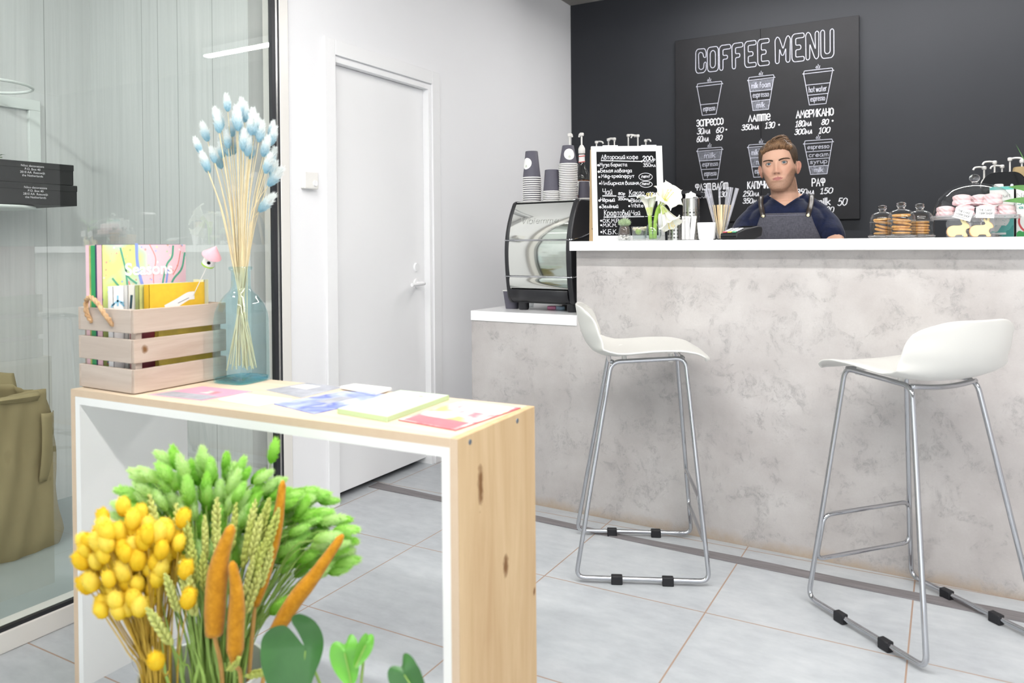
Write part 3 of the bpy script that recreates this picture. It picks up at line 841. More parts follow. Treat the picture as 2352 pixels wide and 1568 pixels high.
# ---------------------------------------------------------------- chalk menu stand on the bar
t = thing('menu_stand', 'white-framed A-shaped chalk menu stand at the left end of the bar', 'menu stand', (-1.302, 3.000, ZT), R(29.5))
TL = Tm(rx=R(-8))
W_, H_ = .304, .410
fr = MB()
for x0, x1, z0, z1 in ((0, W_, H_-.024, H_), (0, W_, 0, .022), (0, .022, .022, H_-.024), (W_-.027, W_, .022, H_-.024)):
    fr.box(x0, x1, -.004, .006, z0, z1, TL)
fr.build('frame', M['white'], t, bevel=.001)
M['pine'] = wood('pine', '#dcb98a', '#e9cfa6', 'z')
wd = MB()
for x0, x1, z0, z1 in ((0, W_, H_-.02, H_), (0, .018, 0, H_-.02), (W_-.018, W_, 0, H_-.02)): wd.box(x0, x1, .0062, .016, z0, z1, TL)
T2 = Tm((0, .16, 0), rx=R(10))
for x0, x1, z0, z1 in ((0, W_, H_-.03, H_-.008), (0, .018, 0, H_-.03), (W_-.018, W_, 0, H_-.03)): wd.box(x0, x1, -.006, .006, z0, z1, T2)
wd.build('wooden_legs', M['pine'], t)
MB().box(.02, W_-.02, .0, .004, .015, H_-.02, Tm((0, -.0015, 0)) @ TL).build('blackboard', pm('slate', '#121315', .7, 0, .2, var=.1, vs=5), t)
for x in (.05, .215): MB().box(x, x+.065, -.003, .014, H_+.0002, H_+.004, TL).build('hinge_plate', M['white'], t)
MB().box(.002, .016, .06, .065, .05, .056).box(W_-.016, W_-.002, .06, .065, .05, .056).build('spreader', M['rubber'], t)
SI = [("Авторский кофе",0.0428,0.1991,0.3535,0.0191),("200",0.2201,0.2626,0.3453,0.0203,0,.0038),("р",0.2654,0.2721,0.3464,0.0110),("350мл",0.2217,0.2732,0.3191,0.0151),("Муза бариста",0.0354,0.1519,0.3221,0.0151),("Белая лаванда",0.0379,0.1714,0.2958,0.0162),("Мёд-грейпфрут",0.0409,0.1811,0.2726,0.0142),("Имбирная вишня",0.0420,0.1983,0.2414,0.0161),("new!",0.2119,0.2456,0.2706,0.0142,.25),("new!",0.2131,0.2440,0.2393,0.0121,.25),("Чай",0.0458,0.0861,0.1990,0.0252),("80р",0.1120,0.1393,0.1979,0.0101),("350мл",0.1105,0.1539,0.1748,0.0120),("Какао",0.1590,0.2208,0.1959,0.0222),("150р",0.2352,0.2719,0.1970,0.0110),("350мл",0.2332,0.2758,0.1737,0.0111),("Чёрный",0.0361,0.0957,0.1686,0.0162),("Black",0.1646,0.2130,0.1656,0.0152),("Зелёный",0.0400,0.1098,0.1414,0.0151),("White",0.1654,0.2155,0.1434,0.0151),("Крафтовый",0.0500,0.1602,0.1081,0.0252),("Чай",0.1660,0.2019,0.1091,0.0202),("О.К.М.Р.",0.0431,0.1143,0.0788,0.0152),("М.К.М.",0.0430,0.1012,0.0607,0.0140),("К.Б.К.",0.0436,0.1032,0.0293,0.0191)]
TW = Tm((0, -.0022, 0)) @ TL
lettering('chalk_lettering', SI, .0023, M['chalk'], t, TW, wob=.03)
def mark(name, fn_):
    mk = MB(); fn_(mk); mk.v = [tuple(TW @ Vector(p)) for p in mk.v]; mk.build(name, M['chalk'], t, smooth=0)
for a, b_, w_ in (((0.0423, 0.3474), (0.2125, 0.3423), .0040), ((0.2245, 0.3403), (0.2644, 0.3393), .0022), ((0.0453, 0.1939), (0.1012, 0.1928), .0045), ((0.1079, 0.1908), (0.1415, 0.1909), .002), ((0.1563, 0.1908), (0.2289, 0.1929), .0045), ((0.24, 0.1928), (0.2723, 0.1918), .002), ((0.0482, 0.102), (0.2161, 0.103), .004), ((.222, .103), (.262, .1035), .002)):
    mark('chalk_underline', lambda mk: ribbon(mk, [a, b_], w_))
for cx, cz, rx_, rz_ in ((.2294, .2746, .0287, .0163), (.2306, .2424, .0264, .0130)):
    mark('chalk_oval', lambda mk: ribbon(mk, [(cx+rx_*math.cos(2*pi*i/36), cz+rz_*math.sin(2*pi*i/36)) for i in range(36)], .0022, None, True))
for p_ in [(0.0292, 0.3272), (0.0303, 0.2989), (0.0308, 0.1737), (0.1579, 0.1716), (0.0333, 0.1454)]: mark('chalk_bullet', lambda mk: dots(mk, [p_], .0053))
for p_ in [(0.032, 0.2757), (0.0345, 0.2474), (0.1564, 0.1484), (0.0355, 0.0868), (0.0354, 0.0677), (0.0352, 0.0384), (.2150, .3424)]: mark('chalk_bullet', lambda mk: dots(mk, [p_], .0042))
# ---------------------------------------------------------------- big coffee menu board on the dark wall
t = thing('menu_board', 'large black chalkboard coffee menu in two panels on the dark wall', 'menu board', (0, 5.0205, 0))
MB().box(-1.575, -1.0242, 0, .029, 1.284, 2.495).build('board_panel', M['board'], t, bevel=.0015)
MB().box(-1.0228, -.454, 0, .029, 1.284, 2.495).build('board_panel', M['board'], t, bevel=.0015)
# title: each letter drawn as a hollow outline, cell 0..10 by 0..16
OUT = {'C': [[(9.6, 9.8), (9.9, 13), (8.6, 15.8), (1.8, 16), (.2, 14.4), (0, 2), (1.4, 0), (7.6, 0), (9.8, 2), (9.9, 6.2), (9, 7), (7.8, 6.2), (7.4, 2.9), (5.2, 2), (3, 3), (2.7, 12.5), (4, 13.8), (6.6, 13.2), (7.6, 10)]],
 'O': [[(1.6, 16), (8.8, 16), (10, 14.4), (10, 1.6), (8.6, 0), (1.6, 0), (.2, 1.6), (0, 14.2)], [(4, 13.6), (6.2, 13.6), (7.4, 12), (7.4, 4), (6, 2.4), (3.8, 2.4), (2.7, 4), (2.7, 12)]],
 'F': [[(.2, 1), (1.2, 0), (2.8, .2), (3.2, 1.4), (3.2, 7), (6.6, 7), (7.2, 8), (6.8, 9.4), (3.2, 9.4), (3.2, 13.2), (9.4, 13.2), (10, 14.4), (9.4, 16), (1.6, 16), (0, 14.2)]],
 'E': [[(1.6, 0), (9.4, 0), (10, 1.2), (9.4, 2.6), (3.2, 2.6), (3.2, 6.8), (6.8, 6.8), (7.4, 8), (6.8, 9.4), (3.2, 9.4), (3.2, 13.4), (9.4, 13.4), (10, 14.6), (9.4, 16), (1.6, 16), (0, 14.2), (.2, 1.8)]],
 'M': [[(.2, 1), (1.2, 0), (2.6, .6), (3, 8.6), (4.2, 4.8), (5.4, 4.6), (7, 8.6), (7, 1.2), (8.2, 0), (9.6, .8), (10, 14), (8.6, 16), (7.4, 15), (5.2, 8.4), (2.8, 15), (1.4, 16), (0, 14)]],
 'N': [[(.2, 1), (1.4, 0), (3, .8), (3.2, 9), (6.8, 1), (8.2, 0), (9.8, 1.4), (10, 15), (8.6, 16), (7.2, 15), (7.4, 5.8), (3.4, 15), (1.6, 16), (0, 14.4)]],
 'U': [[(1.6, 0), (8.4, 0), (10, 1.8), (10, 15), (8.6, 16), (7.2, 15), (7.2, 3.4), (6, 2.4), (4, 2.4), (3, 3.6), (3, 15), (1.6, 16), (0, 15), (.2, 1.8)]]}
TX = [(-1.438, -1.367), (-1.361, -1.289), (-1.283, -1.208), (-1.202, -1.131), (-1.123, -1.049), (-1.042, -0.969), (-0.935, -0.843), (-0.836, -0.761), (-0.754, -0.678), (-0.668, -0.593)]
for ch, (x0, x1) in zip('COFFEEMENU', TX):
    b = MB(); z0, z1 = 2.262, 2.42+.018*(x0+1.438)/.8
    for k, ol in enumerate(OUT[ch]):
        p = [(x0+(x1-x0)*a/10, z0+(z1-z0)*c/16) for a, c in ol]
        p = [(q.x, q.y) for q in round_path([(a, c, 0) for a, c in p], .009, 3, True)]
        ribbon(b, p, .0042, None, True)
    b.build('title_letter', M['chalk_soft'], t, smooth=0)
BT = [("ЭСПРЕССО",-1.433,-1.261,1.914,0.041),("30мл",-1.431,-1.340,1.862,0.039),("60",-1.307,-1.256,1.862,0.034),("60мл",-1.435,-1.351,1.812,0.037),("80",-1.309,-1.264,1.813,0.033),("ФЛЭТ ВАЙТ",-1.444,-1.233,1.495,0.040),("250мл",-1.440,-1.334,1.444,0.036),("130",-1.293,-1.238,1.445,0.033),("ЛАТТЕ",-1.099,-0.968,1.917,0.039),("350мл",-1.143,-1.032,1.866,0.033),("130",-0.999,-0.936,1.866,0.037),("КАПУЧИНО",-1.107,-0.943,1.491,0.043),("250мл",-1.136,-1.033,1.443,0.033),("350мл",-1.138,-1.031,1.398,0.031),("АМЕРИКАНО",-0.810,-0.598,1.914,0.043),("180мл",-0.817,-0.718,1.861,0.035),("80",-0.665,-0.622,1.861,0.032),("300мл",-0.821,-0.715,1.813,0.033),("100",-0.682,-0.614,1.810,0.034),("РАФ",-0.720,-0.647,1.490,0.045),("350мл",-0.812,-0.705,1.442,0.033),("150",-0.675,-0.600,1.442,0.034),("milk",-0.694,-0.618,1.374,0.041),("50",-0.576,-0.519,1.367,0.044),("20",-0.642,-0.594,1.326,0.035)]
names = [i for i in BT if i[0][0] not in '0123456789']; prices = [i for i in BT if i[0][0] in '0123456789']
lettering('drink_names', names, .0062, M['chalk'], t, wob=.02)
pr = []
for tx, x0, x1, z, h in prices: pr.append((tx, x0, x1-.2*h, z, h, .2))
lettering('price_lettering', pr, .0052, M['chalk'], t, wob=.02)
for p_ in [(-1.24, 1.878), (-0.913, 1.882), (-0.602, 1.88)]:
    b = MB(); dots(b, [p_], .0055); b.build('price_dot', M['chalk'], t, smooth=0)
# the six chalk cups
q = NT('chalk_smear'); n = q.noise(55, 5, .7, q.scale(q.coord(), (1, 1, .45)), 2.0)
q.col('#b8bbc8'); q.p(.9, 0, .1)
tb = q.t.nodes.new('ShaderNodeBsdfTransparent'); ms = q.t.nodes.new('ShaderNodeMixShader')
q.t.links.new(q.ramp(n, [(.35, (.10, .10, .10)), (.75, (.55, .55, .55))]), ms.inputs[0]); q.t.links.new(tb.outputs[0], ms.inputs[1]); q.t.links.new(q.b.outputs[0], ms.inputs[2]); q.t.links.new(ms.outputs[0], q.out.inputs[0])
M['smear'] = q.m
CUPS = [('espresso', -1.429, -1.269, 2.193, 2.174, 1.984, -1.396, -1.306, [2.054], [(None, 0), ('espresso', 0)]),
 ('latte', -1.099, -.944, 2.197, 2.178, 1.985, -1.071, -.977, [2.106, 2.045], [('milk foam', 1), ('espresso', 0), ('milk', 1)]),
 ('americano', -.766, -.602, 2.199, 2.181, 1.988, -.734, -.639, [2.111, 2.048], [(None, 0), ('hot water', 0), ('espresso', 0)]),
 ('flat', -1.429, -1.270, 1.767, 1.750, 1.562, -1.392, -1.299, [1.686, 1.629], [('milk', 1), ('espresso', 0), ('espresso', 0)]),
 ('capu', -1.102, -.944, 1.769, 1.753, 1.562, -1.069, -.977, [1.685, 1.628], [('milk foam', 1), ('milk', 1), ('espresso', 0)]),
 ('raf', -.764, -.605, 1.770, 1.751, 1.562, -.729, -.635, [1.702, 1.657, 1.612], [('espresso', 0), ('cream', 0), ('syrup', 0), ('milk', 1)])]
for nm, xl, xr, zt, zr, zb, bl, br, lines, fills in CUPS:
    b = MB(); w_ = .0036
    zbody = zr-.003
    ribbon(b, [(xl-.006, zr), (xl+.001, zr+.006), (xl+.003, zt-.002), (xl+.006, zt), (xr-.003, zt), (xr, zt-.003), (xr+.002, zr+.006), (xr+.008, zr+.002)], w_)
    ribbon(b, [(xl-.006, zr), (xr+.008, zr+.002)], w_)
    ribbon(b, [(xl, zbody), (bl, zb), (br, zb), (xr, zbody)], w_)
    e = lambda z, s: (xl+(bl-xl)*(zbody-z)/(zbody-zb)) if s < 0 else (xr+(br-xr)*(zbody-z)/(zbody-zb))
    for z in lines: ribbon(b, [(e(z, -1), z), (e(z, 1), z)], w_)
    cx = (xl+xr)/2
    for k, dx in enumerate((-.009, 0, .009)):
        ribbon(b, [(p.x, p.y) for p in smooth_path([(cx+dx+.002, zt+.007, 0), (cx+dx-.003, zt+.013, 0), (cx+dx+.002, zt+.018+.006*(k == 1), 0), (cx+dx+.001, zt+.022+.01*(k == 1), 0)], 3)], .003)
    cu = b.build('cup_drawing', M['chalk_soft'], t, smooth=0)
    lv = [zbody]+lines+[zb]; sm = MB(); tx = []
    for (word, sh), z1, z0 in zip(fills, lv[:-1], lv[1:]):
        a0, a1, c0, c1 = e(z0, -1), e(z0, 1), e(z1, -1), e(z1, 1)
        if sh: sm.add([(a0+.002, -.0003, z0+.002), (a1-.002, -.0003, z0+.002), (c1-.002, -.0003, z1-.002), (c0+.002, -.0003, z1-.002)], [(0, 1, 2, 3)])
        if word:
            h = min(.034, (z1-z0)*.55); wd = (a1-a0)*.86 if len(word) > 4 else (a1-a0)*.52
            desc = .25*h if any(c in word for c in 'py') else 0
            tx.append((word, (a0+a1)/2-wd/2, (a0+a1)/2+wd/2, (z0+z1)/2-h*.42+desc*.6, h))
    if sm.v: sm.build('chalk_shading', M['smear'], cu, smooth=0)
    if tx: lettering('ingredient_lettering', tx, .0030, M['chalk_soft'], cu, wob=.03)
# ---------------------------------------------------------------- bar stools
M['shell'] = pm('white_shell', '#dddcd7', .38, 0, .45, bump=.03, bs=500)
PXs = [.250, .238, .20, .14, .06, -.02, -.08, -.125, -.160, -.182, -.198, -.208, -.214, -.217]
PZs = [.752, .763, .776, .784, .780, .770, .763, .766, .782, .808, .845, .885, .922, .942]
def shellf(u, v):
    k = v*(len(PXs)-1); s_ = (u-.5)*2; a = abs(s_)
    x = ip(k, range(14), PXs); z = ip(k, range(14), PZs)
    w_ = ip(v, [0, .08, .25, .5, .62, .8, .93, 1], [.158, .176, .198, .212, .214, .206, .192, .165])
    wing = ip(v, [.35, .55, .7, .85, 1], [0, .018, .060, .062, .046])*a**2.3
    lift = ip(v, [0, .2, .42, .55, .66, 1], [.004, .010, .020, .030, .012, 0])*a**2.6
    z -= ip(v, [.8, 1], [0, .030])*a**5
    x -= ip(v, [0, .18], [.030, 0])*a**4
    return (x+wing, s_*w_, z+lift-.010)
def make_stool(label):
    t = thing('bar_stool', label, 'bar stool', (0, 0, 0), 0, 'bar stools')
    MB().grid(shellf, 27, 42).build('seat_shell', M['shell'], t, smooth=180, solid=.0075, sub=1)
    for s_ in (-1, 1):
        P = [(.222, s_*.215, .0185), (-.222, s_*.215, .0185), (-.095, s_*.125, .737), (.158, s_*.125, .752)]
        pth = round_path(P, .032, 6, True)
        MB().tube(pth, .0078, 12, True).build('sled_frame', M['chrome'], t, smooth=180)
        for x in (.085, -.085):
            MB().box(x-.019, x+.019, s_*.215-.0115, s_*.215+.0115, .0005, .030).build('glide', M['rubber'], t, bevel=.003)
    MB().tube(smooth_path([(-.092, -.125, .737), (-.096, -.06, .731), (-.098, 0, .729), (-.096, .06, .731), (-.092, .125, .737)], 4), .0078, 12).build('cross_bar', M['chrome'], t, smooth=180)
    MB().tube(smooth_path([(.150, -.125, .752), (.152, 0, .748), (.150, .125, .752)], 4), .0078, 12).build('cross_bar', M['chrome'], t, smooth=180)
    for x in (-.05, .11):
        for s_ in (-1, 1):
            MB().tube([(x, s_*.120, .738), (x, s_*.112, .764)], .009, 10).build('spacer', M['plastic_white'], t)
    fr = round_path([(.196, .176, .283), (.196, -.176, .283), (.210, -.194, .140), (.210, .194, .140)], .030, 6, True)
    MB().tube(fr, .0070, 12, True).build('footrest', M['chrome'], t, smooth=180)
    return t
st1 = make_stool('white shell bar stool on chrome sled legs seen from the side, left of the two')
st1.location = (-.985, 2.655, 0); st1.rotation_euler = (0, 0, R(24.2))
dup(st1, (-.079, 2.608, 0), R(139.5), 'white shell bar stool on chrome sled legs seen from behind, right of the two')
# ---------------------------------------------------------------- things on the bar
def crumple(b, c, rx, ry, rz, seed, amp=.25, nu=20, nv=12):
    rd = random.Random(seed); ph = [rd.uniform(0, 6.28) for _ in range(6)]
    def f(u, v):
        a = 2*pi*u; e = -pi/2+pi*v
        d = 1+amp*(math.sin(3*a+ph[0]+4*e)*.5+math.sin(5*a-3*e+ph[1])*.35+math.sin(8*e+2*a+ph[2])*.3)
        return (c[0]+rx*d*math.cos(e)*math.cos(a), c[1]+ry*d*math.cos(e)*math.sin(a), c[2]+rz*d*math.sin(e))
    return b.grid(f, nu, nv, cu=True)
# small jar planter with white pebbles
t = thing('jar_planter', 'small glass jar planter with white pebbles, soil and a round cactus', 'plant', (-1.150, 2.972, ZT))
MB().lathe([(0, .001), (.022, 0), (.025, .004), (.026, .022), (.023, .048), (.0185, .060), (.0215, .066), (.0215, .070)], 28).build('jar_glass', M['glass_hazy'], t)
pb = MB(); rd = random.Random(5)
for i in range(60):
    a = rd.uniform(0, 6.28); r = .0195*math.sqrt(rd.random()); z = .006+.020*rd.random(); s_ = rd.uniform(.003, .0045)
    pb.ell((r*math.cos(a), r*math.sin(a), z), s_, s_*.9, s_*.75, 8, 6)
pb.build('pebbles', pm('pebble', '#f0ede8', .6, var=.06, vs=80), t)['kind'] = 'stuff'
MB().lathe([(0, .018), (.021, .026), (.020, .042), (.0165, .058), (0, .060)], 24).build('soil', pm('soil', '#4a3a30', .9, var=.3, vs=160, bump=.5, bs=260), t)
cc = MB(); nb = 18
def cact(u, v):
    a = 2*pi*u; e = -pi/2+pi*v; d = 1+.07*math.cos(nb*a)
    return (.0245*d*math.cos(e)*math.cos(a), .0245*d*math.cos(e)*math.sin(a), .074+.017*math.sin(e))
ca = cc.grid(cact, 72, 14, cu=True).build('cactus', pm('cactus_green', '#8fa37c', .7, var=.3, vs=220), t)
sp = MB()
for i in range(nb):
    for j in range(6):
        a = 2*pi*i/nb; e = -.4+.35*j; c0 = Vector((.026*math.cos(e)*math.cos(a), .026*math.cos(e)*math.sin(a), .074+.018*math.sin(e)))
        for k in range(3):
            d = Vector((c0.x+rd.uniform(-.01, .01), c0.y+rd.uniform(-.01, .01), c0.z-.074+rd.uniform(-.01, .01))).normalized()*.005
            sd = d.cross(Vector((.3, .2, .9))).normalized()*.0006
            sp.add([c0-sd, c0+sd, c0+d], [(0, 1, 2)])
sp.build('spines', M['paper'], ca, smooth=0)
# tumbler with a floating candle garnish
t = thing('glass_tumbler', 'low glass tumbler with pale blossoms and green ball in water', 'glass', (-1.086, 2.972, ZT))
MB().lathe([(0, .002), (.0235, 0), (.026, .003), (.0335, .056), (.0345, .057), (.0325, .057), (.025, .007), (0, .006)], 32).build('tumbler_glass', M['glass_hazy'], t)
MB().lathe([(0, .0065), (.0243, .0075), (.0298, .038), (0, .038)], 28).build('water', M['water'], t)
bl = MB()
for i in range(26):
    a = rd.uniform(0, 6.28); r = rd.uniform(.014, .027)
    bl.ell((r*math.cos(a), r*math.sin(a), .042+rd.uniform(0, .011)), .0055, .0055, .0045, 8, 6)
bl.build('blossoms', pm('cream_petal', '#f0e4c6', .6, var=.08, vs=90), t)
MB().ell((.0, -.012, .036), .013, .012, .012, 16, 10).build('green_ball', pm('lime_green', '#a5c94c', .5, var=.12, vs=90), t)

# bulb vase with three amaryllis blossoms
t = thing('bulb_vase', 'clear round glass bulb vase holding white flowers in front of the menu stand', 'vase', (-1.030, 2.975, ZT))
MB().lathe([(0, .001), (.018, 0), (.028, .008), (.0335, .024), (.0325, .040), (.024, .060), (.0165, .070), (.0155, .074), (.0185, .080), (.0175, .080), (.0145, .0745), (.0155, .0705), (.023, .060), (.0315, .040), (.0325, .024), (.027, .010), (0, .004)], 36).build('vase_glass', M['glass'], t)
MB().lathe([(0, .0045), (.0265, .0105), (.032, .024), (.0312, .040), (.029, .047), (0, .047)], 30).build('water', M['water'], t)
q = NT('white_petal'); q.p(.5, 0, .3, Subsurface_Weight=.15, Subsurface_Scale=.01); q.col(q.ramp(q.noise(24, 3), [(.3, '#f4f2e4'), (.7, '#fbfaf3')])); M['petal'] = q.m
M['petal_base'] = pm('petal_base', '#d3e08a', .5, var=.1, vs=60)
M['fstem'] = pm('fresh_stem', '#9fc653', .4, var=.12, vs=30)
M['stamen'] = pm('stamen', '#f0dc84', .5)
def basis(d):
    d = Vector(d).normalized(); x = d.orthogonal().normalized(); y = d.cross(x)
    return Matrix(((x.x, y.x, d.x, 0), (x.y, y.y, d.y, 0), (x.z, y.z, d.z, 0), (0, 0, 0, 1)))
def blossom(label, base, d, L, flare, stem, grp, seed, off=.0):
    rd = random.Random(seed)
    t = thing('amaryllis', label, 'flower', base, 0, grp)
    B = basis(d)
    for k in range(6):
        a0 = 2*pi*k/6+off; inner = k % 2; wd = .86 if inner else .78; fl = flare*rd.uniform(.88, 1.08); LL = L*rd.uniform(.93, 1.05); ph = rd.uniform(0, 6)
        def f(u, v, a0=a0, wd=wd, fl=fl, LL=LL, ph=ph, inner=inner):
            s_ = (u-.5)*2
            r = .006+fl*(.18*v+.82*v**2.2)
            wv = wd*(math.sin(pi*min(1, .18+.80*v)) if v < 1 else .3)*(1 if v < .75 else max(.02, 1-((v-.75)/.25)**2))
            ww = (.006+r*1.05)*wv
            x = r*(1-.10*s_*s_*v)+(.0015 if inner else 0); y = ww*s_*1.15
            z = LL*(math.sin(v*pi/2*.98)*.93+.07*v)-.30*fl*v**4+.004*math.sin(ph+5*s_+6*v)*v
            return (x*math.cos(a0)-y*math.sin(a0), x*math.sin(a0)+y*math.cos(a0), z)
        MB().grid(f, 9, 16, B).build('petal', M['petal'], t, smooth=180)
    MB().lathe([(.0045, -.012), (.0075, -.002), (.011, .012), (.016, L*.34), (.0155, L*.36)], 16, B).build('flower_base', M['petal_base'], t)
    sm = MB()
    for k in range(5):
        a = 2*pi*k/5; sm.tube(smooth_path([(0.002*math.cos(a), .002*math.sin(a), .01), (.008*math.cos(a), .008*math.sin(a), L*.6), (.012*math.cos(a)+.006, .012*math.sin(a), L*.98)], 4), .0009, 5, M=B)
        sm.ell((.012*math.cos(a)+.006, .012*math.sin(a), L*.98), .002, .002, .004, 6, 5, B)
    sm.build('stamens', M['stamen'], t)
    if stem:
        b = Vector(base)
        MB().tube(smooth_path([Vector(p)-b for p in stem], 5), .0078, 10).build('stem', M['fstem'], t)
    return t
blossom('white trumpet amaryllis blossom standing upright at the left of the bulb vase', (-1.043, 2.975, 1.262), (-.05, -.05, 1), .088, .050, [(-1.036, 2.970, 1.166), (-1.040, 2.973, 1.21), (-1.043, 2.975, 1.258)], 'amaryllis blossoms', 1)
blossom('large white amaryllis blossom facing forward above the bulb vase', (-.996, 2.978, 1.303), (.50, -.42, .42), .080, .066, [(-1.024, 2.980, 1.166), (-1.021, 2.98, 1.235), (-1.012, 2.98, 1.28), (-.998, 2.978, 1.302)], 'amaryllis blossoms', 2, .4)
blossom('drooping white amaryllis blossom hanging right of the bulb vase', (-.990, 2.972, 1.296), (.42, -.12, -.72), .098, .052, [(-1.010, 2.985, 1.27), (-1.003, 2.98, 1.296), (-.994, 2.974, 1.299)], 'amaryllis blossoms', 3, .2)

# perforated steel cutlery canisters
def perforated():
    q = NT('perforated_steel'); q.p(.25, 1, .5); q.col('#c9c8c4'); o = q.xyz()
    a = q.math('DIVIDE', q.math('ARCTAN2', o[1], o[0]), 2*pi/14); z = q.math('DIVIDE', q.math('SUBTRACT', o[2], .004), .0145)
    fa = q.math('MULTIPLY', q.math('SUBTRACT', q.math('FRACT', q.math('ADD', a, 50.0)), .5), 2*pi*.034/14); fz = q.math('MULTIPLY', q.math('SUBTRACT', q.math('FRACT', z), .5), .0145)
    d = q.math('SQRT', q.math('ADD', q.math('MULTIPLY', fa, fa), q.math('MULTIPLY', fz, fz)))
    k = q.math('MULTIPLY', q.math('LESS_THAN', d, .0038), q.math('LESS_THAN', o[2], .125))
    tb = q.t.nodes.new('ShaderNodeBsdfTransparent'); ms = q.t.nodes.new('ShaderNodeMixShader')
    q.t.links.new(k, ms.inputs[0]); q.t.links.new(q.b.outputs[0], ms.inputs[1]); q.t.links.new(tb.outputs[0], ms.inputs[2]); q.t.links.new(ms.outputs[0], q.out.inputs[0])
    return q.m
M['perf'] = perforated()
def canister(label, x, y, h, r):
    t = thing('cutlery_canister', label, 'canister', (x, y, ZT), R(9), 'perforated steel canisters')
    MB().lathe([(0, .001), (r, .0), (r, h), (r+.001, h+.001), (r-.0008, h)], 40).build('canister_wall', M['perf'], t)
    return t
canister('tall perforated steel canister with a crumpled white napkin in it', -.919, 3.13, .170, .034)
canister('shorter perforated steel canister half hidden by the drooping flower', -.972, 3.085, .074, .031)
t = crumple(MB(), (0, 0, 0), .024, .024, .022, 8, .3).build('napkin', M['paper']); t.location = (-.919, 3.13, 1.334)
tag(t, 'crumpled white paper napkin sticking out of the tall steel canister', 'napkin')
M['clear_plastic'] = thin_glass('clear_plastic', (.95, .95, .96), 1.45, .03, haze=.08)
t = thing('sachet_holder', 'clear plastic box of white sugar sticks in front of the tall canister', 'sachet holder', (-.906, 3.045, ZT), R(8))
MB().box(-.026, .026, -.016, .016, 0, .088).build('plastic_box', M['clear_plastic'], t, bevel=.003)
for i in range(8):
    o = MB().box(-.0055, .0055, -.0014, .0014, 0, .095).build('sugar_stick', M['paper'], bevel=.001)
    o.location = (-.906-.019+.0054*i, 3.045-.008+.005*(i % 3), ZT+.002); o.rotation_euler = (0, R(random.uniform(-9, 9)), R(random.uniform(-20, 20)))
    tag(o, 'white paper sugar stick standing in the clear plastic box', 'sugar stick', 'sugar sticks in the clear box')
    if i in (2, 5):
        k = MB(); ribbon(k, [(.0035*math.cos(2*pi*j/12), .052+.0035*math.sin(2*pi*j/12)) for j in range(12)], .0012, lambda x, z: (x, -.0017, z), True)
        k.build('print', M['ink'], o, smooth=0)
# white square cup
t = thing('square_bowl', 'white square ceramic holder left of the straw glass', 'holder', (-.836, 3.06, ZT), R(12))
def sqp(r, z): return (r, z)
MB().lathe([(0, .001), (.028, 0), (.031, .003), (.0355, .050), (.0365, .068), (.0355, .0695), (.0345, .068), (.030, .006), (0, .005)], 48, sq=.55).build('holder_body', M['white_gloss'], t)
for sx in (-1, 1): MB().box(sx*.032-.004, sx*.032+.004, -.034, -.028, 0, .004).build('foot', M['rubber'], t)
# glass of stirrers and straws
gx, gy = -.789, 3.10
t = thing('straw_glass', 'clear glass packed with wooden stirrers and clear straws', 'glass', (gx, gy, ZT))
MB().lathe([(0, .002), (.0215, 0), (.0245, .003), (.0285, .080), (.0275, .080), (.0235, .006), (0, .005)], 30).build('glass_wall', M['glass'], t)
M['birch'] = wood('birch_stirrer', '#e6cfa4', '#f2e2c2', 'z', 2)
M['straw'] = thin_glass('straw_plastic', (.88, .88, .92), 1.5, .05, haze=.22)
stm = MB().box(-.003, .003, -.0007, .0007, 0, .135).mesh('stirrer', 0); stm.materials.append(M['birch'])
swm = MB().lathe([(.0030, 0), (.0030, .205)], 8).mesh('straw'); swm.materials.append(M['straw'])
rd = random.Random(21)
def stick(name, me, label, cat, grp, bx, by, tx, ty, z0, L):
    o = bpy.data.objects.new(name, me); C.objects.link(o)
    d = Vector((tx-bx, ty-by, 0)); hz = math.sqrt(max(1e-6, L*L-d.length**2)); d.z = hz
    o.location = (gx+bx, gy+by, z0); o.rotation_mode = 'QUATERNION'
    o.rotation_quaternion = d.to_track_quat('Z', 'Y') @ Quaternion((0, 0, 1), rd.uniform(-.5, .5))
    return tag(o, label, cat, grp)
for i in range(24):
    u = -1+2*i/23; a = rd.uniform(-.6, .6)
    bx = u*.012+rd.uniform(-.002, .002); by = a*.014
    tx = u*.040+(-.006 if i < 2 else 0); ty = a*.026
    stick('wooden_stirrer', stm, 'wooden coffee stirrer standing in the clear glass', 'stirrer', 'wooden stirrers in the glass', bx, by, tx, ty, ZT+.006-(.012*(i == 0) and 0), .135)
for i in range(22):
    u = rd.choice([rd.uniform(-1, -.72), rd.uniform(-.3, .35), rd.uniform(.3, 1), rd.uniform(.5, 1)]); a = rd.uniform(-.9, .9)
    stick('drinking_straw', swm, 'clear plastic straw standing in the stirrer glass', 'straw', 'clear straws in the stirrer glass', u*.010, a*.010, u*.062+.002, a*.030, ZT+.007, rd.uniform(.182, .196))

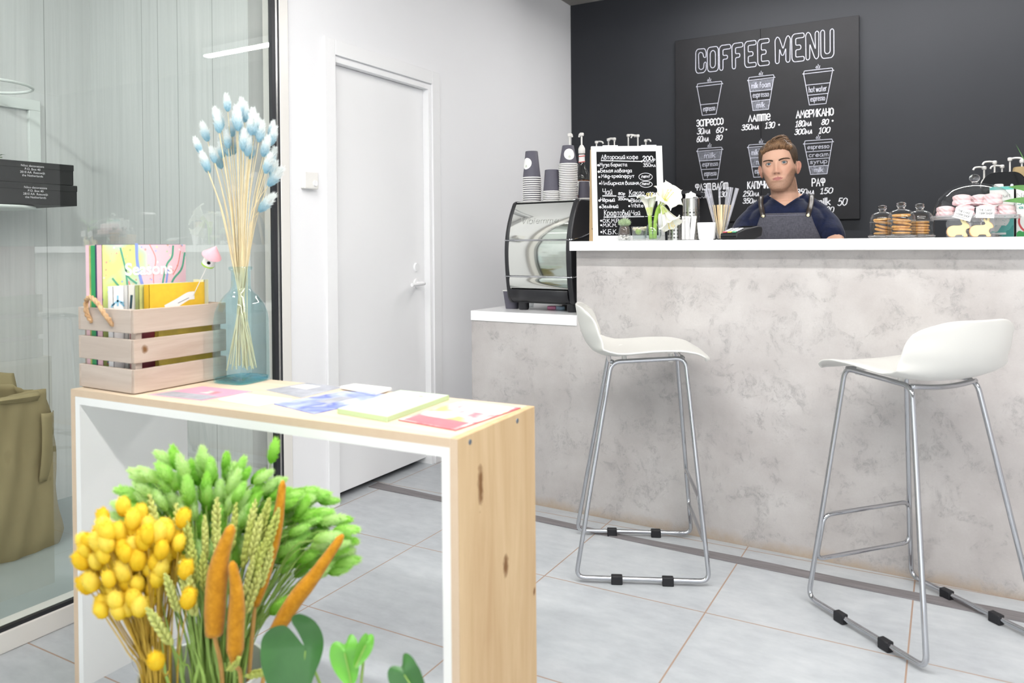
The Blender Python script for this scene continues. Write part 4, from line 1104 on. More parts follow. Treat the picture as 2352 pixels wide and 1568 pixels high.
# card terminal
t = thing('card_terminal', 'black payment card terminal with coloured keys on the bar', 'card terminal', (-.690, 3.02, ZT), R(-22))
pf = [(-.085, .006), (-.082, .024), (-.03, .040), (.055, .052), (.080, .050), (.085, .038), (.078, .012), (.03, .0), (-.075, .0)]
def xprism(out, x0, x1):
    n = len(out); b = MB()
    return b.add([(x0, y, z) for y, z in out]+[(x1, y, z) for y, z in out], [tuple(range(n-1, -1, -1)), tuple(range(n, 2*n))]+[(i, (i+1) % n, (i+1) % n+n, i+n) for i in range(n)])
xprism(pf, -.038, .038).build('terminal_body', M['rubber'], t, bevel=.004)
sl = math.atan2(.016, .052)
keyb = Tm((0, -.056, .0335), rx=sl)
kc = {'k': pm('key_grey', '#d3d3d8', .5), 'r': pm('key_red', '#d9525c', .5), 'y': pm('key_yellow', '#e8d25a', .5), 'g': pm('key_green', '#54b587', .5)}
for r_ in range(5):
    for c_ in range(3):
        m = kc['ryg'[c_]] if r_ == 0 else kc['k']
        MB().box(-.0085, .0085, -.004, .004, 0, .003, keyb @ Tm(((c_-1)*.021, -.020+r_*.0115, 0))).build('key', m, t, bevel=.001)
MB().box(-.030, .030, -.017, .017, 0, .001, Tm((0, .036, .0505), rx=R(7.5))).build('screen', M['gloss_black'], t)
MB().box(-.034, .034, -.0865, -.083, .010, .013).build('card_slot', M['gloss_black'], t)

# cookie jars with glass domes
q = NT('cookie'); q.p(.75, 0, .2); q.col(q.ramp(q.noise(70, 4, .6), [(.3, '#b9803f'), (.55, '#d9a565'), (.75, '#e6bb82')])); q.bump(q.noise(240, 3), .4); M['cookie'] = q.m
ckm = MB().lathe([(0, .0), (.026, .0), (.0295, .003), (.0295, .006), (.025, .0085), (0, .009)], 28).mesh('cookie'); ckm.materials.append(M['cookie'])
def dome_jar(label, x, y, s_=1.0):
    t = thing('cookie_dome', label, 'glass dome', (x, y, ZT), 0, 'small glass cookie domes'); t.scale = (s_, s_, s_)
    MB().lathe([(0, .002), (.044, .0), (.0505, .004), (.0515, .010), (.048, .0122), (.0, .0115)], 40).build('glass_base', M['solid_glass'], t)
    MB().lathe([(.0455, .0125), (.0455, .062), (.044, .076), (.037, .091), (.026, .099), (.010, .1025)], 40).build('glass_cover', M['glass'], t)
    MB().lathe([(0, .1026), (.0125, .1026), (.0115, .107), (.0155, .113), (.0165, .119), (.0125, .125), (.004, .127), (0, .1275)], 28).build('knob', M['solid_glass'], t)
    MB().lathe([(.0458, .060), (.0464, .0615), (.0458, .063)], 40).build('moulded_ring', M['glass_hazy'], t)
    return t
dome_jar('small glass dome of tilted cookies, leftmost of the three', -.2015, 3.055, .93)
dome_jar('small glass dome of cookies standing in front, middle of the three', -.138, 2.985, .98)
dome_jar('small glass dome of low stacked cookies, rightmost of the three beside the cake stand', -.084, 3.085, .96)
def cookie(x, y, z, rx, ry, lab, grp):
    o = bpy.data.objects.new('cookie', ckm); C.objects.link(o); o.location = (x, y, z); o.rotation_euler = (R(rx), R(ry), random.uniform(0, 6)); o.rotation_mode = 'ZYX'
    return tag(o, lab, 'cookie', grp)
OR = ['bottom', 'second', 'third', 'fourth', 'fifth', 'sixth', 'topmost']
for nm, cx, cy, L in (('left', -.2015, 3.055, [(0, 0, .0125, 0, 0), (.002, 0, .024, 4, 12), (.003, 0, .036, 3, 17), (0, 0, .052, 0, 9), (-.001, 0, .062, 0, -3)]),
        ('middle', -.138, 2.985, [(0, 0, .0125, 0, 1), (.002, 0, .0245, 0, 3), (-.002, .002, .0345, 3, 1), (.002, 0, .046, -4, 11), (.0, 0, .058, 6, 9), (0, 0, .074, 4, -1)]),
        ('right', -.084, 3.085, [(0, 0, .0125, 0, 0), (.002, 0, .0218, 0, 1), (-.001, .001, .0312, 1, 0), (.001, 0, .0405, 0, 2), (0, .002, .0500, -1, -1)])):
    for i, (dx, dy, z, rx, ry) in enumerate(L):
        w_ = 'topmost' if i == len(L)-1 else OR[i]
        if i and w_ != 'topmost': w_ += ' from the bottom'
        cookie(cx+dx, cy+dy, ZT+z, rx, ry, 'round golden cookie, %s in the %s glass dome' % (w_, nm), 'cookies under the small domes')

# cake stand with a big dome and pink marshmallow cakes
cx, cy = .083, 3.12
M['plate_glass'] = thin_glass('frosted_plate_glass', (.92, .93, .94), 1.5, .05, haze=.22)
t = thing('cake_stand', 'clear glass footed cake stand under the pink cakes', 'cake stand', (cx, cy, ZT))
MB().lathe([(0, .003), (.070, 0), (.082, .003), (.078, .007), (.045, .014), (.022, .032), (.020, .050), (.045, .064), (.0, .0655)], 44).build('foot', M['solid_glass'], t)
MB().lathe([(0, .066), (.125, .0665), (.133, .063), (.1365, .068), (.134, .076), (.126, .0725), (0, .0715)], 56).build('plate', M['plate_glass'], t)
t = thing('cake_dome', 'large clear glass dome with round knob covering the pink cakes', 'glass dome', (cx, cy, ZT+.0735))
MB().lathe([(.1270, 0), (.1275, .004), (.124, .030), (.112, .062), (.090, .088), (.062, .104), (.034, .112), (.012, .1145)], 60).build('dome_glass', M['glass'], t)
MB().lathe([(.0115, .114), (.0085, .117), (.0125, .121), (.0165, .129), (.0165, .136), (.011, .1435), (0, .146)], 28).build('knob', M['solid_glass'], t)
q = NT('marshmallow'); q.p(.6, 0, .25, Subsurface_Weight=.2, Subsurface_Scale=.01); q.col(q.ramp(q.noise(60, 4), [(.3, '#f2cdd2'), (.7, '#f9e2e2')])); q.bump(q.noise(160, 2), .2); M['pinkcake'] = q.m
def zef(u, v):
    a = 2*pi*u; r_, z = 0, 0
    prof = [(0, 0), (.024, .0), (.0285, .004), (.0295, .010), (.0265, .0165), (.0255, .018), (.0265, .0195), (.0285, .025), (.027, .032), (.020, .036), (.008, .0385), (0, .039)]
    k = v*(len(prof)-1); i = min(int(k), len(prof)-2); f = k-i
    r_ = prof[i][0]*(1-f)+prof[i+1][0]*f; z = prof[i][1]*(1-f)+prof[i+1][1]*f
    r_ *= 1+.045*math.cos(11*a+18*z/.039)
    return (r_*math.cos(a), r_*math.sin(a), z)
zm = MB().grid(zef, 66, 34, cu=True).mesh('marshmallow_cake'); zm.materials.append(M['pinkcake'])
zp = [(-.088, -.015, 0, 'lower layer, far left'), (-.030, -.045, 0, 'lower layer, second from the left at the front'), (.034, -.045, 0, 'lower layer, centre front'), (.092, -.018, 0, 'lower layer, far right'), (-.03, .04, 0, 'lower layer, left at the back'), (.034, .045, 0, 'lower layer, right at the back'),
      (-.038, -.018, .0385, 'upper layer, left'), (.018, .018, .0385, 'upper layer, middle set back'), (.052, -.022, .0385, 'upper layer, right')]
for i, (x, y, z, w_) in enumerate(zp):
    o = bpy.data.objects.new('marshmallow_cake', zm); C.objects.link(o); o.location = (cx+x, cy+y, ZT+.0725+z); o.rotation_euler = (0, 0, i*1.3)
    tag(o, 'pink ridged marshmallow cake under the dome, '+w_, 'cake', 'pink cakes on the cake stand')

# iced bunny biscuits in clear bags with paper tags
M['icing'] = pm('yellow_icing', '#eee09c', .5, var=.03, vs=40)
M['biscuit'] = pm('biscuit', '#c98f4e', .7, var=.1, vs=80)
BUN = [(-.026, .006), (-.029, .016), (-.025, .027), (-.015, .032), (-.004, .032), (.006, .033), (.009, .037), (.006, .043), (.004, .049), (.008, .050), (.012, .044), (.013, .050), (.016, .053), (.019, .049), (.018, .042), (.023, .037), (.027, .030), (.026, .025), (.019, .022), (.017, .014), (.021, .006), (.020, .001), (.012, .001), (.009, .006), (-.006, .006), (-.010, .001), (-.020, .001)]
BUN = [(a*1.22, b_*1.22) for a, b_ in BUN]
BUN = [(p.x, p.y) for p in smooth_path([(a, b_, 0) for a, b_ in BUN], 3, True)][::-1]
def bunny(label, x, y, mirror, tagang, tx, tz, rz):
    t = thing('bunny_biscuit', label, 'biscuit', (x, y, ZT), rz, 'iced bunny biscuits')
    o = [(a*mirror, b_) for a, b_ in BUN]
    if mirror < 0: o = o[::-1]
    MB().prism(o, -.004, .004).build('biscuit', M['biscuit'], t)
    ins = [(a*.94, .031+(b_-.031)*.94) for a, b_ in o]
    MB().prism(ins, -.0058, -.0038).build('icing', M['icing'], t)
    bg_ = MB()
    def bagf(u, v):
        s_ = (u-.5)*2; w_ = .036*(1-.62*max(0, v-.62)/.38); d = .009*(1-v)**.5+.0006
        return (s_*w_+.0015*math.sin(20*v+5*s_), -d*(1-s_*s_)-.0062+.001*math.sin(9*u*3+14*v), .0005+.088*v)
    bg_.grid(bagf, 14, 14).build('clear_bag', M['clear_plastic'], t, smooth=180)
    tg = MB().box(-.0255, .0255, -.0006, 0, -.018, .018, Tm((tx, -.0185, tz), ry=tagang)).build('paper_tag', M['paper'], t)
    MT = Tm((tx, -.0188, tz), ry=tagang)
    lettering('tag_lettering', [('THE CAKE', -.018, .018, .0045, .0062), ('WORKSHOP', -.021, .021, -.0065, .0062)], .0010, M['ink'], tg, MT)
    k = MB(); ribbon(k, [(-.022, -.0105), (.022, -.0105)], .0007); ribbon(k, [(-.022, -.0130), (.022, -.0130)], .0007)
    k.v = [tuple(MT @ Vector(p)) for p in k.v]; k.build('tag_lines', M['ink'], tg, smooth=0)
bunny('yellow iced bunny biscuit with tilted paper tag, left of the pair', .033, 2.957, 1, R(18), .012, .076, R(4))
bunny('yellow iced bunny biscuit with straight paper tag, right of the pair', .098, 2.950, 1, R(3), .008, .080, R(4))

# drink cartons
M['carton_white'] = pm('carton_white', '#f1f1ee', .35, var=.02, vs=20)
M['teal'] = pm('carton_teal', '#5fb6ae', .4); M['teal_dark'] = pm('carton_teal_dark', '#3f9c93', .4); M['green'] = pm('carton_green', '#3aa655', .4); M['red'] = pm('carton_red', '#cf4b4f', .4)
def carton(label, x, y, kind, rz):
    t = thing('drink_carton', label, 'carton', (x, y, ZT), rz, 'milk cartons at the right end')
    MB().box(-.036, .036, -.034, .034, 0, .178).build('carton_body', M['carton_white'], t, bevel=.0015)
    MB().lathe([(.014, 0), (.0145, .008), (.012, .010), (0, .010)], 24, Tm((-.008 if kind == 0 else .02, -.006, .178))).build('screw_cap', M['plastic_white'], t)
    f = lambda x_, z: (x_, -.0345, z)
    c = M['teal'] if kind == 0 else M['green']
    a = MB().add([f(-.0355, .166), f(.0355, .166), f(.0355, .1775), f(-.0355, .1775)], [(0, 1, 2, 3)])
    a.build('top_band', c, t, smooth=0)
    w_ = MB(); up_ = [(-.0355+.071*i/12, .014+.006*math.sin(i*1.3)+.054*(i/12)**1.4) for i in range(13)]
    w_.add([f(-.0355, .001), f(.0355, .001)]+[f(*p) for p in up_[::-1]], [tuple(range(15))])
    w_.build('wave_print', M['teal'] if kind == 0 else M['green'], t, smooth=0)
    w2 = MB(); up2 = [(-.005+.0405*i/8, .003+.040*(i/8)**1.2+.003*math.sin(i*2)) for i in range(9)]
    g2 = lambda x_, z: (x_, -.0347, z)
    w2.add([g2(-.005, .001), g2(.0355, .001)]+[g2(*p) for p in up2[::-1]], [tuple(range(11))])
    w2.build('wave_print', M['teal_dark'] if kind == 0 else M['carton_white'], t, smooth=0)
    if kind == 0:
        d = MB(); rr = random.Random(4)
        for i in range(24): dots(d, [(rr.uniform(-.03, .033), rr.uniform(.035, .085))], rr.uniform(.0008, .0017), lambda a_, b_: (a_, -.0348, b_))
        d.build('splash_print', M['teal'], t, smooth=0)
        lettering('carton_lettering', [('fruit', -.012, .026, .140, .012)], .0013, M['ink'], t, d=.0346)
        k = MB(); ribbon(k, [(-.034, .082), (.004, .0865)], .003, g2); k.build('red_stripe', M['red'], t, smooth=0)
        k = MB(); ribbon(k, [(-.028, .012), (.010, .0125)], .007, lambda a_, b_: (a_, -.0349, b_)); k.build('white_patch', M['carton_white'], t, smooth=0)
    else:
        lettering('carton_lettering', [('Na', -.034, -.002, .138, .014)], .0014, M['ink'], t, d=.0346)
        lettering('carton_lettering', [('SOY', -.032, .016, .112, .013), ('alm', -.028, .004, .099, .009)], .0022, M['teal_dark'], t, d=.0346)
        k = MB(); ribbon(k, [(p.x, p.y) for p in smooth_path([(-.026, .076, 0), (-.028, .05, 0), (-.02, .03, 0), (-.002, .012, 0)], 5)], .006, g2); k.build('red_stripe', M['red'], t, smooth=0)
carton('white and teal drink carton right behind the cake stand', .168, 3.235, 0, R(-2))
carton('white and green soy drink carton at the right edge', .247, 3.235, 1, R(-2))
# grinder with glossy hopper behind the cartons
t = thing('coffee_grinder', 'black coffee grinder with wide glossy hopper behind the cartons', 'coffee grinder', (.180, 3.375, .8802))
MB().box(-.065, .065, -.05, .09, 0, .40).build('grinder_body', M['black'], t, bevel=.012)
hop = [(x, z+.455) for x, z in rrect(.134, .125, .042, 7)]
MB().prism(hop, -.055, .09).build('hopper', M['gloss_black'], t, bevel=.002)
for x in (-.022, .024): MB().lathe([(0, 0), (.005, 0), (.005, .003), (0, .003)], 14, Tm((x, -.056, .468), rx=pi/2)).build('hopper_screw', M['chrome'], t)
# kraft bag and leafy plant at the very edge
t = MB().lathe([(0, 0), (.115, 0), (.12, .02), (.118, .30), (.112, .345), (.108, .345), (.114, .30), (.114, .01), (0, .008)], 48, sq=.6).build('paper_bag', pm('kraft_small', '#b39c72', .7, var=.05, vs=20)); t.location = (.405, 4.66, 1.1705); t.scale = (1, .6, 1)
tag(t, 'beige paper bag on the back cabinet behind the cartons at the right edge', 'bag')
t = thing('glass_vase', 'clear glass vase with water at the right edge of the bar', 'vase', (.262, 3.06, ZT))
MB().lathe([(0, .002), (.028, 0), (.034, .006), (.030, .05), (.024, .10), (.032, .125), (.031, .125), (.023, .10), (.029, .05), (.032, .008), (0, .005)], 30).build('vase_glass', M['glass'], t)
MB().lathe([(0, .0055), (.0315, .0085), (.0285, .05), (0, .05)], 26).build('water', M['water'], t)
M['leaf_green'] = pm('plant_leaf', '#4d8437', .4, var=.2, vs=25)
def blade(L, w_, droop, tw):
    def f(u, v):
        s_ = (u-.5)*2; ww = w_*math.sin(pi*min(.999, .08+.92*v))**.8
        a = tw*v+1.15; return (s_*ww*math.cos(a), L*(.25*v+droop*v*v)-.2*ww*abs(s_), L*(v-.5*droop*v*v)+s_*ww*math.sin(a))
    return MB().grid(f, 7, 16)
for i, (lab, rz, L, w_, dr, z) in enumerate((('dark green pointed leaf arching left over the soy carton', R(75), .075, .012, .9, .115), ('green leaf bending down in front of the soy carton', R(85), .065, .012, 1.3, .085), ('thin upright green sprig, tallest stem in the vase at the right edge', R(60), .20, .004, .10, .11), ('green leaf leaning right out of the edge vase', R(-80), .12, .014, .9, .10))):
    t = thing('plant_stem', lab, 'plant', (.262, 3.06, ZT+.012), rz, 'leafy stems in the edge vase')
    b = blade(L, w_, dr, .4); b.v = [(x, y, z_+z) for x, y, z_ in b.v]
    b.build('leaf', M['leaf_green'], t, smooth=180)
    MB().tube([(0, 0, 0), (0, .002, z*.6), (0, 0, z+.004)], .0025, 7).build('stem', M['fstem'], t)
# ---------------------------------------------------------------- the barista
PX, PY, PR = -.622, 3.575, R(8)
person = thing('person', 'man in a navy T-shirt and grey apron standing behind the bar', 'person', (PX, PY, 0), PR)
# --- head, built around the chin (z=0), face towards -y
HZ = [0, .006, .015, .03, .055, .08, .10, .122, .15, .175, .195, .208, .217, .222]
HW = [.020, .030, .039, .0495, .0590, .0655, .0695, .0720, .0740, .0730, .0655, .052, .032, .004]
HF = [.066, .077, .083, .0815, .0825, .084, .082, .081, .0865, .085, .074, .055, .030, .0]
HB = [-.030, -.018, -.004, .02, .056, .078, .090, .096, .099, .096, .084, .064, .038, .004]
def sm(z, arr):      # smooth interpolation
    return float(np.mean([ip(z+d, HZ, arr) for d in (-.004, -.002, 0, .002, .004)]))
def gs(a, s_): return math.exp(-.5*(a/s_)**2)
def head_pt(a, z, extra=0.0):
    """a=0 faces -y"""
    w_, f_, b_ = sm(z, HW), sm(z, HF), sm(z, HB)
    cy_ = (b_-f_)/2; d = (b_+f_)/2
    s_, c_ = math.sin(a), math.cos(a); e = 2.25
    k = 1/((abs(s_)**e+abs(c_)**e)**(1/e))
    x = w_*s_*k; y = cy_-d*c_*k
    if c_ > 0:
        ax = abs(x)
        p = 0
        if z > .070: p += ip(z, [.070, .078, .084, .092, .108, .124, .134], [0, .010, .0225, .019, .013, .0075, 0])*gs(x, ip(z, [.078, .088, .105, .13], [.0082, .0072, .0058, .0068]))
        p += .0085*gs(ax-.0125, .0046)*gs(z-.0805, .0045)
        p -= .0105*gs(ax-.032, .0125)*gs(z-.1215, .0085)
        p += .0040*gs(ax-.026, .016)*gs(z-.1395, .0055)
        p += .0052*gs(x, .0165)*gs(z-.0605, .0036)*(1-.25*gs(x, .003))
        p += .0062*gs(x, .0150)*gs(z-.0490, .0042)
        p -= .0036*gs(x, .022)*gs(z-.0550, .0016)
        p -= .0030*gs(x, .02)*gs(z-.038, .005)
        p += .0035*gs(x, .015)*gs(z-.016, .010)
        p += .0030*gs(ax-.048, .014)*gs(z-.096, .014)
        p -= .0025*gs(ax-.043, .012)*gs(z-.062, .016)
        p -= .0022*gs(x, .0035)*gs(z-.070, .006)
        y -= p
    n = Vector((x/w_ if w_ > .01 else 0, (y-cy_)/max(d, .01), 0))
    if n.length > 0: n.normalize()
    return Vector((x+n.x*extra, y+n.y*extra, z))
HEADM = Matrix.Translation((-.020, -.022, 1.3705)) @ Matrix.Rotation(R(-5), 4, 'Z') @ Matrix.Rotation(R(-4.5), 4, 'Y') @ Matrix.Rotation(R(1), 4, 'X')
def ears(b):
    for s_ in (-1, 1):
        E_ = HEADM @ Tm((s_*.0715, .014, .100), rz=s_*R(-18), ry=s_*R(5), rx=R(-8), sc=.90)
        b.ell((s_*.006, .003, 0), .0055, .016, .027, 16, 12, E_)
        b.tube(smooth_path([(s_*.004, -.008, -.018), (s_*.007, -.001, -.030), (s_*.010, .009, -.020), (s_*.0125, .018, .004), (s_*.0125, .017, .020), (s_*.010, .008, .030), (s_*.006, -.004, .027), (s_*.003, -.010, .016)], 4), .0042, 8, M=E_)
def hand(b, wrist, rz, side):
    """palm down on a surface, five separate fingers, pointing along local -y"""
    H = Tm(wrist, rz=rz)
    pm_ = [(-.040, -.015), (-.043, -.085), (.040, -.090), (.038, -.02)]
    def pf(u, v):
        a = 2*pi*u; y = -.095*v+.005; w_ = ip(v, [0, .3, .8, 1], [.026, .036, .042, .040]); h = ip(v, [0, .5, 1], [.019, .0145, .011])
        return (w_*math.cos(a), y, h*math.sin(a)-.004-.012*v)
    g = MB().grid(pf, 16, 10, cu=True); g.f += [list(range(15, -1, -1)), list(range(144, 160))]
    b.add(g.v, g.f, H)
    for k, (x, L, r_) in enumerate(((-.032, .076, .0086), (-.011, .086, .0092), (.011, .080, .0090), (.031, .062, .0078))):
        fx = x*.28
        pts = [(x*.9, -.070, -.012), (x, -.092, -.012), (x+fx*.35, -.092-L*.42, -.008), (x+fx*.6, -.092-L*.75, -.014), (x+fx*.7, -.092-L, -.022)]
        b.tube(smooth_path(pts, 4), [r_*(1.08-.30*i/16) for i in range(17)], 10, M=H); b.ell(pts[-1], r_*.78, r_*.8, r_*.75, 10, 8, H)
    s_ = side
    pts = [(s_*.020, -.020, -.008), (s_*.044, -.045, -.012), (s_*.062, -.068, -.016), (s_*.070, -.092, -.020)]
    b.tube(smooth_path(pts, 4), [.0125-.0035*i/12 for i in range(13)], 10, M=H); b.ell(pts[-1], .0085, .009, .008, 10, 8, H)
TZ = [.0, .82, .90, .98, 1.06, 1.14, 1.20, 1.25, 1.285, 1.310, 1.330]
TWd = [.16, .170, .160, .150, .150, .158, .164, .163, .140, .098, .068]
TDp = [.11, .115, .105, .098, .100, .108, .110, .102, .085, .070, .062]
def torso_ring(z, u, grow=0, lean=True):
    a = 2*pi*u; w_ = ip(z, TZ, TWd)+grow; d = ip(z, TZ, TDp)+grow; e = 2.5
    c_, s_ = math.cos(a), math.sin(a); k = 1/((abs(c_)**e+abs(s_)**e)**(1/e))
    return Vector((w_*c_*k, .012+d*s_*k-(.0 if z < 1.28 else 0), z))
def limb(b, pts, rs, n=18, k=6):
    P = smooth_path(pts, k); m = len(P)
    rr = [float(ip(i/(m-1)*(len(rs)-1), range(len(rs)), rs)) for i in range(m)]
    b.tube(P, rr, n)
    b.ell(P[0], rr[0], rr[0], rr[0], 16, 10); b.ell(P[-1], rr[-1], rr[-1], rr[-1], 16, 10)
ARM = {s_: [(s_*.138, .015, 1.258), (s_*.170, -.005, 1.218), (s_*.196, -.070, 1.145), (s_*.212, -.115, 1.080)] for s_ in (-1, 1)}
FORE = {s_: [(s_*.212, -.115, 1.080), (s_*.216, -.145, 1.02), (s_*.215, -.175, .965), (s_*.200, -.190, .918)] for s_ in (-1, 1)}
b = MB()
zs = [i/70 for i in range(71)]
hg = MB().grid(lambda u, v: HEADM @ head_pt(2*pi*u, .222*v**1.0), 72, 74, cu=True)
hg.f += [list(range(71, -1, -1)), list(range(72*73, 72*74))]
b.add(hg.v, hg.f)
ears(b)
limb(b, [(0, .030, 1.24), (0, .026, 1.30), (-.006, .016, 1.36), (-.014, .006, 1.42), (-.018, .006, 1.46)], [.074, .066, .0575, .056, .050], 24)
tg_ = MB().grid(lambda u, v: torso_ring(.82+.51*v, u), 48, 40, cu=True); tg_.f += [list(range(47, -1, -1)), list(range(48*39, 48*40))]
b.add(tg_.v, tg_.f)
for s_ in (-1, 1):
    b.tube([(s_*.02, .03, 1.345), (s_*.07, .03, 1.318), (s_*.134, .02, 1.264)], [.034, .038, .043], 16)
    limb(b, ARM[s_], [.047, .047, .042, .039]); limb(b, FORE[s_], [.039, .041, .036, .027])
    hand(b, (s_*.197, -.192, .908), R(-8)*s_, -s_)
    limb(b, [(s_*.085, .02, .86), (s_*.092, .015, .62), (s_*.095, .01, .46), (s_*.098, .03, .26), (s_*.10, .035, .07)], [.092, .078, .058, .052, .040])
    b.ell((s_*.105, -.045, .042), .048, .125, .040, 18, 10)
o = b.build('body', None, person, smooth=180)
rm = o.modifiers.new('skin', 'REMESH'); rm.mode = 'VOXEL'; rm.voxel_size = .0032; rm.use_smooth_shade = True
sm_ = o.modifiers.new('soft', 'SMOOTH'); sm_.factor = .5; sm_.iterations = 2
dg = bpy.context.evaluated_depsgraph_get()
me = bpy.data.meshes.new_from_object(o.evaluated_get(dg))
o.modifiers.clear(); o.data = me; me.shade_smooth()
# the skin's own colours: lips, stubble, flushed cheeks and ears; plus shade painted at mouth and nostrils
n = len(me.vertices); co = np.empty(n*3); me.vertices.foreach_get('co', co); co = co.reshape(-1, 3)
Hi = np.array(HEADM.inverted()); lc = co @ Hi[:3, :3].T+Hi[:3, 3]
x, y, z = lc[:, 0], lc[:, 1], lc[:, 2]; ax = np.abs(x)
G_ = lambda a, s_: np.exp(-.5*(a/s_)**2)
front = (y < .02) & (z > -.02) & (z < .24)
col = np.tile(np.array([.66, .395, .285]), (n, 1))
def blend(mask, c):
    global col
    m = np.clip(mask, 0, 1)[:, None]; col = col*(1-m)+np.array(c)*m
blend(front*.45*G_(ax-.045, .018)*G_(z-.088, .018), (.60, .28, .19))
blend(front*.35*G_(x, .018)*G_(z-.09, .014), (.62, .30, .22))
jaw = np.clip((.060+np.clip((ax-.030)/.030, 0, 1)*.040-z)/.012, 0, 1)*np.clip((z+.012)/.012, 0, 1)
jaw *= 1-.75*G_(x, .022)*G_(z-.054, .009)
must = G_(x, .022)*G_(z-.0685, .004)*.6
rngv = np.random.default_rng(2).uniform(.75, 1.0, n)
blend(front*np.clip(jaw*.74+must*.62, 0, .74)*rngv, (.19, .105, .062))
lip = (np.sqrt((x/.0215)**2+((z-.0548)/(.0084-.14*ax))**2) < 1) & front & (y < -.06)
blend(lip*.85, (.40, .13, .125))
blend(lip*.5*G_(z-.0550, .0014), (.20, .06, .06))  # shade of the crease between the lips, painted into the colour
blend(front*.8*G_(ax-.0085, .003)*G_(z-.0765, .0025), (.16, .06, .05))  # dark of the nostrils painted on, no openings are modelled
blend((ax > .074)*(z > .05)*(z < .15)*.35, (.62, .22, .17))
scalp = np.clip((z-.178+.02*np.clip((ax-.045)/.02, 0, 1)-.0*x)/.006, 0, 1); scalp = np.maximum(scalp, (y > .0)*(z > .06)*(ax < .073)*1.0)
blend(scalp*.85, (.13, .085, .055))
ca_ = me.color_attributes.new('skin_tone', 'FLOAT_COLOR', 'POINT')
ca_.data.foreach_set('color', np.concatenate([col, np.ones((n, 1))], 1).ravel())
q = NT('skin'); q.p(.52, 0, .35, Subsurface_Weight=.12, Subsurface_Scale=.012); q.b.inputs['Subsurface Radius'].default_value = (1, .35, .2)
at_ = q.t.nodes.new('ShaderNodeAttribute'); at_.attribute_name = 'skin_tone'; q.t.links.new(at_.outputs['Color'], q.b.inputs['Base Color'])
q.bump(q.noise(600, 2), .05)
me.materials.clear(); me.materials.append(q.m); body = o
# eyes
M['eye_white'] = pm('eye_white', '#c9c0ba', .15, 0, .5); M['iris'] = pm('iris', '#566974', .2, var=.2, vs=300); M['pupil'] = pm('pupil', '#0c0c0e', .08)
M['lid'] = pm('eyelid_skin', (.50, .285, .20), .55); M['lash'] = pm('lash', '#3a2a20', .6)
def lidarc(cx, cz, w_, up_, lo_, s_, yb):
    """almond rim points: upper and lower lid lines"""
    U = []; L_ = []
    for i in range(13):
        f = -1+2*i/12; zz_ = cz+(up_*(1-abs(f)**2.2) if True else 0)+.0004*f*s_; U.append((cx+w_*f, zz_)); L_.append((cx+w_*f, cz-lo_*(1-abs(f)**2.0)+.0004*f*s_))
    return U, L_
for s_ in (-1, 1):
    ec = Vector((s_*.0315, -.0640, .1215)); ro = .0118
    e = MB().ell((0, 0, 0), ro, ro, ro, 24, 16); e.v = [tuple(HEADM @ (Vector(p)+ec)) for p in e.v]
    eo = e.build('eye', M['eye_white'], person, smooth=180)
    look = Vector((.06+.0, -1, .0)).normalized(); B_ = basis(look)
    def disc(r_, lift, name, m):
        d = MB()
        def f(u, v):
            a = 2*pi*u; rr_ = r_*v; hh = math.sqrt(ro*ro-rr_*rr_)+lift
            return HEADM @ (ec+(B_ @ Vector((rr_*math.cos(a), rr_*math.sin(a), hh))))
        d.grid(f, 20, 6, cu=True); return d.build(name, m, eo, smooth=180)
    disc(.0062, .0003, 'iris', M['iris']); disc(.0026, .0006, 'pupil', M['pupil'])
    U, L_ = lidarc(ec.x, ec.z, .0142, .0062, .0044, s_, 0)
    def onball(px, pz, rad):
        dx, dz = px-ec.x, pz-ec.z; h2 = rad*rad-dx*dx-dz*dz
        yb_ = ec.y-math.sqrt(max(h2, (.0045)**2))
        return Vector((px, yb_, pz))
    for nm, C_, sg in (('upper_eyelid', U, 1), ('lower_eyelid', L_, -1)):
        def f(u, v, C_=C_, sg=sg):
            i = u*12; k = min(int(i), 11); fr_ = i-k
            px = C_[k][0]*(1-fr_)+C_[k+1][0]*fr_; pz = C_[k][1]*(1-fr_)+C_[k+1][1]*fr_
            p = onball(px, pz, ro+.0011); hd = max(0, math.sin(pi*u))**.6
            tgt = Vector((px*1.0, 0, pz+sg*(.0095 if sg > 0 else .0075)*(.35+.65*hd)))
            an = math.atan2(tgt.x, .075); hp = head_pt(math.asin(max(-1, min(1, tgt.x/.0735))), tgt.z)
            tgt.y = hp.y+.0012
            w2 = v**.8
            q_ = p*(1-w2)+tgt*w2; r2 = (ro+.0009)**2-(q_.x-ec.x)**2-(q_.z-ec.z)**2
            if r2 > 0: q_.y = min(q_.y, ec.y-math.sqrt(r2))
            q_.y -= .0016*math.sin(pi*min(1, v*1.3))*hd*(1 if sg > 0 else .6)
            return HEADM @ q_
        MB().grid(f, 21, 7).build(nm, M['lid'], person, smooth=180, solid=.0006)
    MB().tube([HEADM @ (onball(px, pz-.0002, ro+.0017)) for px, pz in U], .00075, 6).build('lashes', M['lash'], person)
